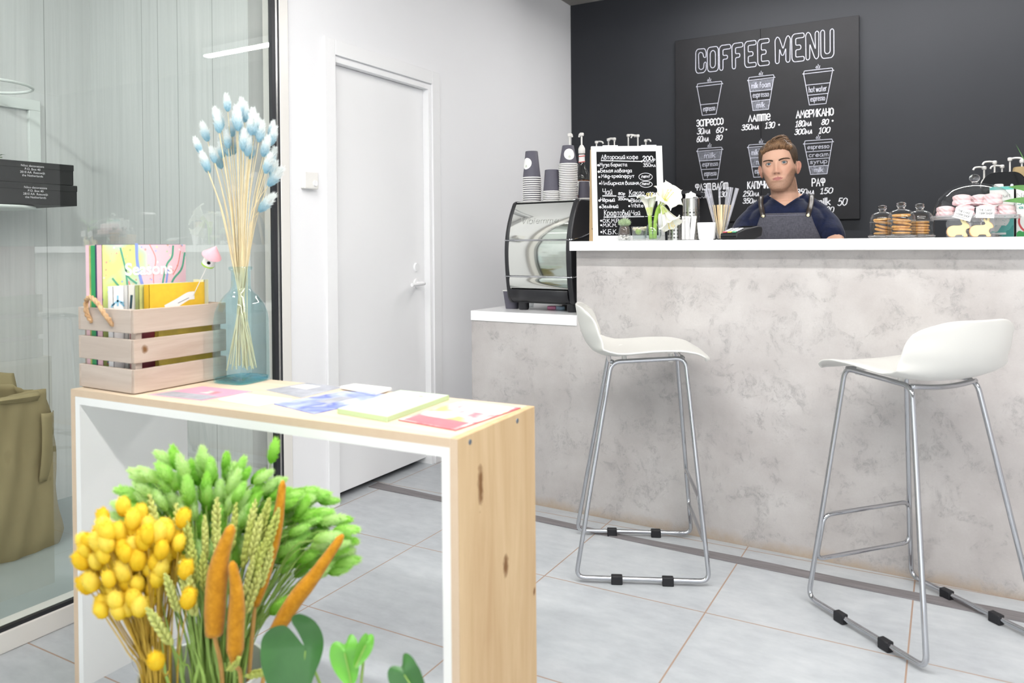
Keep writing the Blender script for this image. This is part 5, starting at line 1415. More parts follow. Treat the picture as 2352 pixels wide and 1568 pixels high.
# hair: a cap, short sides and a swept quiff of locks
q = NT('hair'); q.p(.5, 0, .35); q.b.inputs['Coat Weight'].default_value = .1
oi = q.n('ShaderNodeNewGeometry'); q.col(q.ramp(q.noise(34, 4, .6, q.scale(q.coord(), (1, 1, 1))), [(.3, '#4e3928'), (.52, '#7a5c42'), (.72, '#a07e5a')])); M['hair'] = q.m
M['hair_side'] = pm('hair_side', '#4b3a2c', .65, var=.2, vs=70)
def hairline(a):     # lowest z of the hair for a direction around the head
    d = abs((a+pi) % (2*pi)-pi)/pi
    return ip(d, [0, .16, .26, .30, .36, .42, .50, .62, .75, 1], [.183, .180, .168, .140, .118, .112, .135, .105, .055, .035])
def capf(u, v):
    a = 2*pi*u; z0 = hairline(a); z_ = z0+(.2215-z0)*v
    th = .0035+.0045*min(1, v*4)+.006*max(0, v-.5)
    p = head_pt(a, min(z_, .221), th*min(1, .3+v*3)); p.z += .009*max(0, v-.6)
    return HEADM @ p
cp = MB().grid(capf, 72, 20, cu=True); cp.f.append(list(range(72*19, 72*20)))
hair = cp.build('hair', M['hair_side'], person, smooth=180)
lk = MB(); rd = random.Random(9)
for i in range(420):
    fx = rd.uniform(-1, 1); fy = rd.uniform(0, 1)
    x0 = fx*.058; y0 = -.074+.125*fy; zt_ = .2235-.055*(fx*fx)**1.1*.55-.016*(1-fy)**2-.012*fy*fy
    root = Vector((x0, y0+.012*fx*fx, zt_-.012))
    L = rd.uniform(.026, .044)*(1.05-.35*fy); lift = ((.030+.012*math.exp(-((fx-.2)/.5)**2)) if fy < .5 else .020)*rd.uniform(.6, 1.1)*(1-.55*max(0, fx)**1.5-.35*max(0, -fx))
    sw = (.012+.016*rd.random())*(1-.75*max(0, fx))
    mid = root+Vector((sw*.35-.006, -.012*(1-fy)*1.2, lift*.75)); tip = root+Vector((sw+.006, .016+.020*fy-.010*(1-fy), lift*.95+.004*rd.uniform(-1, 1)))
    tip2 = tip+Vector((L*.35*(1-.9*max(0, fx)), .012, -.012*rd.random()-.010*max(0, fx)))
    if rd.random() < .35: mid.x -= .006; tip.z += .004
    pts = smooth_path([root, mid, tip, tip2], 4)
    lk.tube([HEADM @ p for p in pts], [.0031*max(.12, math.sin(pi*(.16+.80*j/12))) for j in range(13)], 5, flat=.55)
for i in range(140):     # front fringe line rolling up and over
    fx = -1+2*i/139; x0 = fx*.057; z0 = .183-.013*abs(fx)**2.5-.004*(fx < 0)*abs(fx)+rd.uniform(-.0025, .0025)
    p0 = head_pt(math.asin(max(-.97, min(.97, x0/.073))), z0, .001)
    a1 = p0+Vector((.004+.004*rd.random(), -.010-.003*rd.random(), .014)); g1 = 1-.8*max(0, fx); a2 = p0+Vector(((.014+.010*rd.random())*g1, -.004, .027+.006*(fx > -.5)-.008*max(0, fx))); a3 = a2+Vector((.018*g1, .020, .006*g1+.004*rd.random()))
    lk.tube([HEADM @ p for p in smooth_path([p0, a1, a2, a3], 4)], [.0034*max(.12, math.sin(pi*(.18+.78*j/12))) for j in range(13)], 5, flat=.6)
lk.build('locks', M['hair'], hair, smooth=180)
sh = MB()
for i in range(900):    # short hair on the sides and the back
    a = rd.uniform(0, 2*pi); d = abs((a+pi) % (2*pi)-pi)/pi
    if d < .24: continue
    z0 = hairline(a); z_ = z0+(.205-z0)*rd.random()
    p = head_pt(a, z_, .004); n_ = Vector((p.x, p.y*.8, 0)).normalized()
    t_ = p+n_*.004+Vector((0, .006, -.008)); sd = n_.cross(Vector((0, 0, 1)))*.0011
    sh.add([HEADM @ (p-sd), HEADM @ (p+sd), HEADM @ t_], [(0, 1, 2)])
sh.build('short_hair', M['hair_side'], hair, smooth=0)
for s_ in (-1, 1):
    br = MB()
    for i in range(110):
        f = i/109; x0 = s_*(.011+.037*f); z0 = .1325+.0068*math.sin(pi*f*.60)-.0012*f*f+rd.uniform(-.0027, .0027)*(1-.45*f)
        p = head_pt(math.asin(max(-.98, min(.98, x0/.0735))), z0, .0008)
        d = Vector((s_*.0065, 0, .0025-.004*f)); q_ = head_pt(math.asin(max(-.98, min(.98, (x0+d.x)/.0735))), z0+d.z, .0014)
        br.tube([HEADM @ p, HEADM @ ((p+q_)/2+Vector((0, -.0004, .0003))), HEADM @ q_], [.0007, .0009, .0002], 4)
    br.build('eyebrow', M['hair_side'], person)
# T-shirt
q = NT('navy_cotton'); q.p(.85, 0, .2, Sheen_Weight=.15); q.col(q.ramp(q.noise(40, 4), [(.3, '#131930'), (.7, '#1a2240')]))
wv = q.noise(14, 3, .5, q.scale(q.coord(), (1, 1, 1.6)), 1.5); q.bump(wv, .35, .006); M['navy'] = q.m
b = MB()
def shirt_ring(u, v):
    z_ = .86+.478*v; p = torso_ring(z_, u, .009)
    a = 2*pi*u
    f_ = .004*math.sin(4*a+22*z_)*math.sin(9*z_)+.003*math.sin(7*a-16*z_)
    return Vector((p.x*(1+f_*2), p.y*(1+f_*4), p.z))
g_ = MB().grid(shirt_ring, 64, 50, cu=True); g_.f += [list(range(63, -1, -1)), list(range(64*49, 64*50))]
b.add(g_.v, g_.f)
for s_ in (-1, 1):
    b.tube([(s_*.03, .03, 1.346), (s_*.075, .03, 1.322), (s_*.138, .02, 1.268)], [.038, .042, .049], 18)
    A_ = [Vector(p) for p in ARM[s_]]
    limb(b, [A_[0], A_[1], A_[2]*.58+A_[1]*.42], [.052, .055, .056])
o = b.build('t_shirt', None, person, smooth=180)
rm = o.modifiers.new('cloth', 'REMESH'); rm.mode = 'VOXEL'; rm.voxel_size = .0042; rm.use_smooth_shade = True
s2 = o.modifiers.new('soft', 'SMOOTH'); s2.factor = .5; s2.iterations = 4
dg = bpy.context.evaluated_depsgraph_get(); me = bpy.data.meshes.new_from_object(o.evaluated_get(dg)); o.modifiers.clear(); o.data = me
bmx = bmesh.new(); bmx.from_mesh(me)
def vline(x_): return 1.300+.72*abs(x_+.003)
def neck_cut(c):      # open V-shaped neckline
    if c.y < .02: return c.z > vline(c.x) and abs(c.x) < .082
    return c.z > 1.29 and math.hypot(c.x/.082, (c.y-.02)/.072) < 1
from mathutils.bvhtree import BVHTree
tree = BVHTree.FromBMesh(bmx)
bmesh.ops.delete(bmx, geom=[f for f in bmx.faces if neck_cut(f.calc_center_median())], context='FACES')
bmx.to_mesh(me); bmx.free(); me.shade_smooth(); me.materials.append(M['navy'])
def shirt_front(x_, z_, grow=.010):
    w_ = ip(z_, TZ, TWd)+grow; d = ip(z_, TZ, TDp)+grow; k = max(0, 1-min(1, abs(x_)/w_)**2.5)**(1/2.5)
    return .012-d*k
ring = []
for i in range(21):
    xx = -.078+.156*i/20; h = tree.ray_cast(Vector((xx, -1, vline(xx))), Vector((0, 1, 0)))[0]
    if h: ring.append(h+Vector((0, -.0008, .001)))
for i in range(1, 14):
    a_ = pi*i/14; px_, py_ = .080*math.cos(a_), .02+.070*math.sin(a_); h = tree.ray_cast(Vector((px_, py_, 2)), Vector((0, 0, -1)))[0]
    if h: ring.append(h+Vector((0, 0, .0005)))
MB().tube(ring, .0046, 8, True).build('collar_rib', M['navy'], o)
# apron with leather straps
q = NT('grey_denim'); q.p(.85, 0, .2); nn = q.noise(260, 2, .6, q.scale(q.coord(), (.25, 1, 1))); n2 = q.noise(260, 2, .6, q.scale(q.coord(), (1, 1, .25)))
q.col(q.ramp(q.math('MULTIPLY', q.math('ADD', nn, n2), .5), [(.35, '#484850'), (.65, '#5c5c66')])); q.bump(q.noise(11, 3, .5, None, 1.2), .3, .006); M['denim'] = q.m
def aph(z_): return ip(z_, [.45, .85, 1.0, 1.10, 1.17, 1.225, 1.2745], [.21, .20, .185, .165, .140, .116, .100])
def apf(u, v):
    z_ = .46+(1.2745-.46)*v; x_ = (2*u-1)*aph(z_)
    yy = shirt_front(x_*.97, max(z_, .95), .016) if z_ > .9 else shirt_front(x_*.75, .95, .016)-.02*(.95-z_)
    return (x_, yy-.003+.003*math.sin(9*x_*6+8*z_)*min(1, (1.28-z_)*6), z_)
ap = MB().grid(apf, 33, 60).build('apron', M['denim'], person, smooth=180, solid=.002)
hm = MB()
hm.tube([Vector(apf(i/24, .988))+Vector((0, -.0016, 0)) for i in range(1, 24)], .0006, 5); hm.build('hem_stitching', pm('stitch', '#8c8ca0', .8), ap)
q = NT('strap_leather'); q.p(.32, 0, .5); q.col(q.ramp(q.noise(30, 4), [(.35, '#2b2624'), (.65, '#4a423d')])); M['leather'] = q.m
M['brass'] = pm('pale_brass', '#d8cfae', .22, 1)
for s_ in (-1, 1):
    P = [(s_*.091, shirt_front(.091, 1.262, .020)-.003, 1.258), (s_*.096, shirt_front(.096, 1.285, .022)-.006, 1.285), (s_*.104, -.044, 1.318), (s_*.106, .012, 1.356), (s_*.100, .06, 1.345), (s_*.085, .105, 1.27), (s_*.05, .12, 1.16)]
    P = smooth_path(P, 5); m = MB(); vs = []
    for i, p in enumerate(P):
        t_ = (P[min(i+1, len(P)-1)]-P[max(i-1, 0)]).normalized(); sd = Vector((1, 0, 0))*.0105
        vs += [p-sd, p+sd]
    m.add(vs, [(2*i, 2*i+1, 2*i+3, 2*i+2) for i in range(len(P)-1)])
    so = m.build('apron_strap', M['leather'], person, smooth=180, solid=.003)
    c = Vector((s_*.0915, shirt_front(.0915, 1.263, .020)-.0055, 1.2625))
    MB().lathe([(0, 0), (.0065, 0), (.0075, .002), (.006, .0042), (0, .005)], 18, Tm(c, rx=pi/2)).build('rivet', M['brass'], so)
# dark trousers and shoes behind the counter
tr_ = MB()
for s_ in (-1, 1):
    limb(tr_, [(s_*.085, .02, .90), (s_*.092, .015, .62), (s_*.095, .01, .46), (s_*.098, .03, .26), (s_*.10, .035, .10)], [.100, .088, .070, .062, .056])
tr_.build('trousers', M['rubber'], person)
so = MB()
for s_ in (-1, 1): so.ell((s_*.105, -.045, .046), .053, .132, .045, 20, 12)
so.build('shoes', M['black'], person)
# ---------------------------------------------------------------- plywood display frame in the foreground
TA = R(1.6); TZ_ = .780
FX = Matrix.Translation((-2.006, 1.186, 0)) @ Matrix.Rotation(TA, 4, 'Z')
t = thing('display_table', 'birch plywood open display table with white inner lining and leaflets on top', 'table', (-2.006, 1.186, 0), TA)
ply0, ply1 = '#e8cfa8', '#f2e0c2'
def edge_ply(axis):
    q = NT('plywood_edge_'+axis); q.p(.55, 0, .3); v = q.coord(); o = q.xyz(v)
    a = o['XYZ'.index(axis.upper())]
    s_ = q.math('FRACT', q.math('DIVIDE', a, .0036))
    n = q.noise(40, 3, .6)
    q.col(q.mix(q.ramp(q.math('ADD', s_, q.math('MULTIPLY', n, .3)), [(.45, (0, 0, 0)), (.75, (1, 1, 1))]), '#e2cfb8', '#cbb093'))
    return q.m
M['ply_top'] = wood('plywood_top', '#d6bea2', '#e2cfb8', 'x', .8, .5)
M['ply_side'] = wood('plywood_side', '#bd9f78', '#d2b892', 'z', .7, .8, [(.085, .668, .011, .050), (.188, .468, .013, .026), (.105, .185, .012, .026), (.322, .36, .006, .010)])
M['ply_ex'] = edge_ply('z'); M['ply_ez'] = edge_ply('x')
LL, DD = 1.195, .332
MB().box(0, LL-.0182, .0006, DD, TZ_-.018, TZ_).build('top_panel', M['ply_top'], t, bevel=.0008)
MB().box(0, LL-.0182, 0, .0006, TZ_-.018, TZ_).build('top_edge', M['ply_ex'], t)
MB().box(LL-.018, LL, .0006, DD, 0, TZ_).build('side_panel', M['ply_side'], t, bevel=.0008)
MB().box(LL-.018, LL, 0, .0006, 0, TZ_).build('side_edge', M['ply_ez'], t)
MB().box(0, .018, .0006, DD, 0, TZ_-.0182).build('side_panel', M['ply_side'], t)
MB().box(0, .018, 0, .0006, 0, TZ_-.0182).build('side_edge', M['ply_ez'], t)
M['liner'] = pm('white_liner', '#f1f1ef', .5)
MB().box(.0182, LL-.0184, 0, DD, TZ_-.038, TZ_-.0182).box(.0182, .037, 0, DD, 0, TZ_-.038).box(LL-.037, LL-.0184, 0, DD, 0, TZ_-.038).build('inner_lining', M['liner'], t)
for y in (.045, .245):
    MB().lathe([(0, 0), (.0055, 0), (.005, .0012), (.0028, .0012), (0, .0004)], 18, Tm((LL, y, TZ_-.0115-.004), ry=pi/2)).build('screw_head', pm('blued_screw', '#7d8894', .35, .8), t)

# leaflets on the table
M['pink_pr'] = pm('leaflet_pink', '#dd9fb6', .45, var=.06, vs=25); M['grey_pr'] = pm('leaflet_grey', '#a3a5ae', .4, var=.22, vs=22)
q = NT('leaflet_blue'); q.p(.4); q.col(q.ramp(q.noise(11, 3, .5, None, .4), [(.3, '#f0f2fa'), (.45, '#a9b4e2'), (.6, '#5a6ac4'), (.75, '#dfe3f4')])); M['blue_pr'] = q.m
M['mint_pr'] = pm('leaflet_mint', '#d3e6c8', .45, var=.02, vs=15); M['mint_edge'] = pm('leaflet_mint_edge', '#bcd2a4', .6)
q = NT('leaflet_red'); q.p(.4); q.col(q.ramp(q.noise(13, 3, .5, None, .6), [(.36, '#e2808a'), (.5, '#f6f0e8'), (.62, '#f4d67c'), (.72, '#dc6673')])); M['red_pr'] = q.m
def sheet(name, label, c4, z, th, mtop, medge, grp='leaflets on the plywood table', prints=()):
    cxx = sum(p[0] for p in c4)/4; cyy = sum(p[1] for p in c4)/4
    t = thing(name, label, 'leaflet', (cxx, cyy, z), 0, grp)
    q4 = [(p[0]-cxx, p[1]-cyy) for p in c4]
    b = MB().add([(x, y, 0) for x, y in q4]+[(x, y, th) for x, y in q4], [(3, 2, 1, 0), (0, 1, 5, 4), (1, 2, 6, 5), (2, 3, 7, 6), (3, 0, 4, 7), (4, 5, 6, 7)])
    bd = b.build('paper_stack' if th > .002 else 'paper_sheet', medge, t, smooth=0)
    MB().add([(x*.995, y*.995, th+.0003) for x, y in q4], [(0, 1, 2, 3)]).build('cover_print', mtop, t, smooth=0)
    for k, (u0, v0, u1, v1, m) in enumerate(prints):
        f = lambda u, v: tuple((q4[0][i]*(1-u)+q4[1][i]*u)*(1-v)+(q4[3][i]*(1-u)+q4[2][i]*u)*v for i in (0, 1))+(th+.0006,)
        MB().add([f(u0, v0), f(u1, v0), f(u1, v1), f(u0, v1)], [(0, 1, 2, 3)]).build('print_patch', m, t, smooth=0)
    return t
zt = TZ_+.0004
sheet('leaflet', 'pink and grey leaflet beside the wooden crate, leftmost on the table', [(-1.744, 1.224), (-1.555, 1.236), (-1.539, 1.375), (-1.716, 1.366)], zt, .0008, M['pink_pr'], M['paper'], prints=[(.05, .04, .95, .40, M['grey_pr']), (.45, .5, .72, .72, M['red_pr'])])
sheet('leaflet', 'small plain white leaflet at the front between the pink and blue ones', [(-1.531, 1.262), (-1.385, 1.254), (-1.373, 1.349), (-1.536, 1.345)], zt, .0016, M['paper'], M['paper'])
sheet('leaflet', 'grey and white photo leaflet behind the small white one', [(-1.527, 1.405), (-1.367, 1.372), (-1.370, 1.527), (-1.503, 1.530)], zt, .0008, M['grey_pr'], M['paper'], prints=[(.1, .5, .55, .85, M['paper'])])
sheet('leaflet', 'blue and white leaflet lying on the table centre, larger of the two blue ones', [(-1.371, 1.288), (-1.211, 1.253), (-1.178, 1.500), (-1.327, 1.482)], zt, .002, M['blue_pr'], M['blue_pr'], prints=[(.35, .35, .65, .7, M['grey_pr'])])
sheet('leaflet', 'small stack of white cards with blue underside on the blue leaflet', [(-1.359, 1.500), (-1.221, 1.474), (-1.227, 1.545), (-1.350, 1.547)], zt+.0026, .006, M['paper'], M['paper'])
sheet('leaflet', 'thick stack of pale mint leaflets right of the blue leaflet', [(-1.170, 1.282), (-1.019, 1.267), (-1.035, 1.520), (-1.180, 1.520)], zt, .011, M['mint_pr'], M['mint_edge'], prints=[(.25, .15, .6, .42, M['paper']), (.6, .8, .68, .84, pm('mint_logo', '#9cc38c', .5))])
sheet('leaflet', 'red and white floral leaflet at the right end of the table', [(-1.008, 1.290), (-.850, 1.270), (-.836, 1.512), (-.996, 1.515)], zt, .0022, M['red_pr'], pm('leaflet_red_edge', '#c4606c', .5), prints=[(.06, .02, .94, .26, pm('red_panel', '#dd7680', .45, var=.08, vs=40)), (.3, .62, .95, .96, M['paper'])])

# wooden crate
CX_, CY_, CZ_ = -1.892, 1.352, TZ_+.0005
t = thing('wooden_crate', 'whitewashed slatted wooden crate with rope handle holding books on the table', 'crate', (CX_, CY_, CZ_), R(-1))
M['crate'] = wood('whitewashed_wood', '#b5a293', '#cdbdb0', 'y', .9, .7, [(-.110, .112, .010, .012)], 'zz'[:0]+'yz')
M['crate_x'] = wood('whitewashed_end', '#b7a79b', '#cabcb1', 'x', .9, .7)
hx, hy = .115, .140
for k in range(3):
    z0 = .002+k*.0755
    for s_ in (-1, 1):
        MB().box(s_*hx-.005, s_*hx+.005, -hy, hy, z0, z0+.0595).build('long_slat', M['crate'], t, bevel=.0012)
        MB().box(-hx+.0055, hx-.0055, s_*hy-.005+(-s_)*.004, s_*hy+.005+(-s_)*.004, z0, z0+.0595).build('end_slat', M['crate_x'], t, bevel=.0012)
for sx in (-1, 1):
    for sy in (-1, 1):
        MB().box(sx*(hx-.015)-.009, sx*(hx-.015)+.009, sy*(hy-.02)-.009, sy*(hy-.02)+.009, .004, .205).build('corner_post', M['crate_x'], t)
MB().box(-hx+.006, hx-.006, -hy+.01, hy-.01, .0005, .006).build('bottom_board', M['crate_x'], t)
q = NT('rope'); q.p(.85, 0, .2); q.col(q.ramp(q.noise(90, 3), [(.3, '#b08a64'), (.7, '#d2b28c')])); M['rope'] = q.m
rp = MB()
for k in range(3):
    base_ = smooth_path([(-.055, -hy-.003, .176), (-.062, -hy-.012, .200), (-.068, -hy-.008, .232), (-.040, -hy-.012, .240), (.0, -hy-.018, .226), (.026, -hy-.020, .205), (.036, -hy-.010, .184), (.036, -hy-.002, .172)], 8)
    pts = []
    for i, p in enumerate(base_):
        a = i*.55+2*pi*k/3; pts.append(p+Vector((0, math.cos(a), math.sin(a)))*.0034)
    rp.tube(pts, .0036, 7)
rp.build('rope_handle', M['rope'], t)
# books and boxes standing in the crate
def book(label, x0, x1, y0, y1, h, cover, spine, grp='books in the wooden crate', z0=0.0068, lean=0):
    t = thing('book', label, 'book', (CX_+(x0+x1)/2, CY_+(y0+y1)/2, CZ_+z0), 0, grp, ry=R(lean))
    w_ = (x1-x0)/2; L = (y1-y0)/2
    MB().box(-w_+.001, w_-.001, -L+.003, L-.0015, .003, h-.003).build('pages', M['paper'], t)
    MB().box(-w_, -w_+.0012, -L, L, 0, h).box(w_-.0012, w_, -L, L, 0, h).build('cover', cover, t)
    MB().box(-w_, w_, -L-.0004, -L+.0016, 0, h).build('spine', spine, t)
    return t, w_, L
c = lambda h, v=.03: pm('book_'+h[1:], h, .45, var=v, vs=18)
H1 = .370
book('tall pale pink book, leftmost in the crate', -.103, -.088, -.127, .126, H1, c('#efc9d2'), c('#efc9d2'))
book('thin patterned lime-edged book second from the left in the crate', -.0875, -.081, -.127, .124, H1-.002, c('#c5cf6a', .25), c('#b9b86a', .35))
book('tall green-spined book with pale label in the crate', -.0805, -.062, -.127, .125, H1-.001, c('#2c9d5c'), c('#2aa05e'))
book('tall navy book beside the green one in the crate', -.0615, -.055, -.127, .125, H1+.001, c('#2b2c58'), c('#2b2c58'))
q = NT('floral_cover'); q.p(.4); v = q.coord(); o = q.xyz(v)
f1 = q.math('ADD', q.math('MULTIPLY', o[1], -4.0), q.math('MULTIPLY', q.math('SUBTRACT', q.noise(7, 2), .5), 2.2))
base = q.ramp(f1, [(.08, '#f3cdd6'), (.17, '#c9e2c6'), (.30, '#d5e38f')])
vo = q.t.nodes.new('ShaderNodeTexVoronoi'); vo.inputs['Scale'].default_value = 70; q.t.links.new(v, vo.inputs['Vector'])
fl = q.math('LESS_THAN', vo.outputs['Distance'], .22)
q.col(q.mix(q.math('MULTIPLY', fl, .8), base, q.ramp(vo.outputs['Color'], [(.3, '#8fb0ea'), (.42, '#f4e27a'), (.55, '#f6f6f2'), (.7, '#8cc46c'), (.85, '#e79a92')])))
tb_, w_, L = book('large floral hardback titled Seasons facing the room in the crate', -.0545, -.0335, -.127, .128, H1, q.m, c('#efc4ce'))
yz = lambda y, z: (w_+.0006, y, z)
pk = MB()
q = MB()
M['br_blue'] = pm('print_blue', '#8c9fe0', .45); M['br_green'] = pm('print_green', '#5fa98c', .45); M['br_red'] = pm('print_red', '#e88f86', .45)
bl = MB()
for pts, ww in (([(-.028, .37), (-.026, .32), (-.015, .27), (-.002, .235), (.010, .2)], .009), ([(.040, .255), (.060, .258), (.066, .285), (.070, .30)], .006), ([(.088, .235), (.105, .228), (.124, .232)], .006)):
    ribbon(bl, [(p.x, p.y) for p in smooth_path([(a, b_, 0) for a, b_ in pts], 5)], ww, yz)
gr_ = MB()
for pts, ww in (([(-.075, .36), (-.062, .31), (-.055, .285), (-.030, .265)], .005), ([(-.06, .30), (-.055, .25), (-.045, .21)], .005), ([(-.098, .28), (-.078, .255), (-.062, .225)], .005), ([(.086, .365), (.082, .335), (.066, .315), (.055, .28), (.045, .235), (.030, .2)], .006), ([(.124, .345), (.113, .30), (.085, .27), (.07, .23), (.06, .2)], .006)):
    ribbon(gr_, [(p.x, p.y) for p in smooth_path([(a, b_, 0) for a, b_ in pts], 5)], ww, yz)
rd_ = MB()
for pts, ww in (([(.012, .37), (.03, .33), (.022, .28), (.03, .21)], .0025), ([(.11, .35), (.10, .31), (.085, .285)], .003), ([(-.052, .27), (-.045, .245)], .004)):
    ribbon(rd_, [(p.x, p.y) for p in smooth_path([(a, b_, 0) for a, b_ in pts], 5)], ww, yz)
bl.build('cover_print', M['br_blue'], tb_, smooth=0); gr_.build('cover_print', M['br_green'], tb_, smooth=0); rd_.build('cover_print', M['br_red'], tb_, smooth=0)
text_mesh('title_lettering', 'Seasons', .046, M['paper'], tb_, (w_+.0011, .010, .288), (pi/2, 0, pi/2), offset=.0011, extrude=.0003)
b = MB().box(w_+.0004, w_+.0009, .010, .040, .2, .262); b.build('print_patch', pm('print_pale', '#dfe6f2', .5), tb_, smooth=0)
H2 = .262
tb_, w_, L = book('white book with small blue flower print in front of the large floral one', -.010, .010, -.126, .07, H2, c('#f4f4f4', .01), c('#f1f1f3', .01))
k = MB(); kz = lambda y, z: (w_+.0006, y, z)
for p4 in ([(-.10, .214), (-.085, .224), (-.07, .218)], [(-.085, .212), (-.085, .236)], [(-.095, .216), (-.102, .210)], [(-.076, .218), (-.068, .210)]): ribbon(k, p4, .005, kz)
k.build('cover_print', pm('print_sky', '#8cc4de', .5, var=.1, vs=80), tb_, smooth=0)
tb_, w_, L = book('pale grey book with dark flower print beside the white one', .012, .026, -.095, .10, H2+.002, c('#dcdad6', .02), c('#d2d0cc', .02))
k = MB(); kz = lambda y, z: (w_+.0006, y, z)
ribbon(k, [(-.090, .205), (-.087, .235)], .007, kz); dots(k, [(-.038, .236), (-.034, .230), (-.042, .240)], .008, kz); ribbon(k, [(-.036, .23), (-.030, .215)], .003, kz); dots(k, [(-.06, .208), (-.052, .206)], .010, kz)
k.build('cover_print', pm('print_dark', '#2e4a56', .5, var=.3, vs=60), tb_, smooth=0)
tb_, w_, L = book('green leafy-print book with only a strip showing', .028, .042, -.075, .105, H2+.001, c('#b9bf7c', .3), c('#a5ae6c', .3))
tb_, w_, L = book('bright yellow book with white speech shape at the front of the crate', .046, .066, -.062, .112, H2+.002, pm('book_yellow', '#efc136', .45, var=.05, vs=60), c('#eabb30'))
k = MB(); kz = lambda y, z: (w_+.0006, y, z)
ribbon(k, [(p.x, p.y) for p in smooth_path([(-.03, .200, 0), (.0, .212, 0), (.030, .226, 0), (.044, .228, 0)], 4)], .022, kz); k.build('print_patch', M['paper'], tb_, smooth=0)
k = MB(); ribbon(k, [(.0, .210), (.034, .222)], .0014, lambda y, z: (w_+.0009, y, z)); k.build('print_line', M['ink'], tb_, smooth=0)
book('pale yellow box at the back end of the crate', .018, .062, .1135, .128, H2+.008, c('#f0ecc4', .02), c('#f0ecc4', .02))
book('dark red patterned book low in the crate behind the slats', .070, .084, -.12, .03, .16, c('#8a3342', .4), c('#8a3342', .4))
book('olive yellow book low in the crate behind the slats', .086, .098, -.06, .112, .15, c('#c7b14c', .2), c('#c7b14c', .2))

# little birdhouse pick standing in the crate
t = thing('birdhouse_pick', 'tiny white birdhouse with pink cone roof on a thin stick above the crate', 'decoration', (-1.762, 1.424, 1.100), 0, None, rx=R(2), ry=R(36))
MB().lathe([(0, 0), (.0165, .0), (.0165, .033), (0, .034)], 28).build('house_body', pm('house_white', '#f0f0f0', .5), t)
MB().lathe([(.0172, .0), (.0172, .004), (.0166, .0042)], 28).build('green_base', pm('house_green', '#a5cf4c', .5), t)
MB().lathe([(.0265, .030), (.0262, .032), (0, .064)], 28).build('roof', pm('house_roof', '#eeb3bd', .6, var=.05, vs=120), t)
MB().lathe([(0, 0), (.0046, 0), (.0046, .0012), (0, .0012)], 18, Tm((.0120, -.0115, .017), rz=R(-44)) @ Tm(ry=pi/2)).build('entry_hole', M['gloss_black'], t)
MB().tube([(0, 0, 0), (-.001, -.002, -.11), (.0, -.004, -.20)], .0012, 6).build('stick', M['paper'], t)

# blue square bottle with dyed bunny tails
BX, BY = -1.690, 1.474
t = thing('glass_bottle', 'large square blue glass bottle holding blue bunny tail grass on the table', 'bottle', (BX, BY, TZ_+.0005), R(3))
M['blueglass'] = thin_glass('blue_glass', (.80, .925, .95), 1.6)
def bot(u, v, inn=0):
    prof = [(.030, .012), (.052, .004), (.0575, .001), (.0595, .006), (.0595, .012), (.0590, .165), (.0575, .190), (.052, .214), (.042, .234), (.032, .246), (.0275, .254), (.0262, .262), (.0258, .300), (.0265, .303), (.031, .306), (.0320, .310), (.0310, .314), (.0265, .315)]
    k = v*(len(prof)-1); i = min(int(k), len(prof)-2); f = k-i
    r_ = prof[i][0]*(1-f)+prof[i+1][0]*f-inn; z = prof[i][1]*(1-f)+prof[i+1][1]*f+(inn*1.5 if v < .2 else 0)
    a = 2*pi*u; e = 2+ip(z, [0, .17, .25], [3.6, 3.0, 0.0])
    c_, s_ = math.cos(a), math.sin(a)
    return (r_*c_/((abs(c_)**e+abs(s_)**e)**(1/e)), r_*s_/((abs(c_)**e+abs(s_)**e)**(1/e)), z)
g = MB().grid(lambda u, v: bot(u, v), 72, 86, cu=True); g.f.append(list(range(71, -1, -1)))
g.build('bottle_glass', M['blueglass'], t, smooth=60)
g = MB().lathe([(0, .016), (.032, .013), (.048, .007), (.0555, .004), (.0565, .012), (.050, .010), (.034, .018), (0, .022)], 56, sq=.55)
g.build('thick_base', thin_glass('blue_glass_base', (.50, .82, .90), 1.5), t)
M['strawstem'] = pm('dry_stem', '#e3d3ab', .7, var=.1, vs=40); M['bluefuzz'] = pm('blue_fuzz', '#cfe4ec', .9, 0, .1, var=.10, vs=30); M['bluebase'] = pm('blue_fuzz_base', '#6ea9c8', .9)
def fuzz(L, R_, nh, hl, seed, up_=.55, core=.72, egg=0, hw=.10):
    rd = random.Random(seed); b = MB()
    def drop(z): f = min(1, max(0, z/L)); return R_*core*math.sqrt(max(0, 1-(2*f-1)**2)) if egg else R_*core*(math.sin(pi*min(1, f*1.0+.03))**.5)*(1.10-.38*f)
    b.grid(lambda u, v: (drop(v*L)*math.cos(2*pi*u), drop(v*L)*math.sin(2*pi*u), v*L), 14, 14, cu=True)
    for i in range(nh):
        z = L*rd.uniform(.02, .98); a = rd.uniform(0, 6.283); rr_ = max(.001, drop(z))
        p = Vector((rr_*math.cos(a)*.9, rr_*math.sin(a)*.9, z)); d = Vector((math.cos(a)*rd.uniform(.5, 1), math.sin(a)*rd.uniform(.5, 1), up_+rd.uniform(-.2, .5)+.6*(z/L)**2)).normalized()*hl*rd.uniform(.6, 1.2)
        sd = d.cross(Vector((rd.uniform(-1, 1), rd.uniform(-1, 1), .3))).normalized()*hl*hw
        b.add([p-sd, p+sd, p+d], [(0, 1, 2)])
    return b.mesh('seed_head', 60)
blue_heads = [fuzz(.054, .0130, 460, .012, k, 1.1, .72) for k in range(3)]
for m in blue_heads: m.materials.append(fuzzy('blue_down', '#b4dcea', '#f7faf9'))
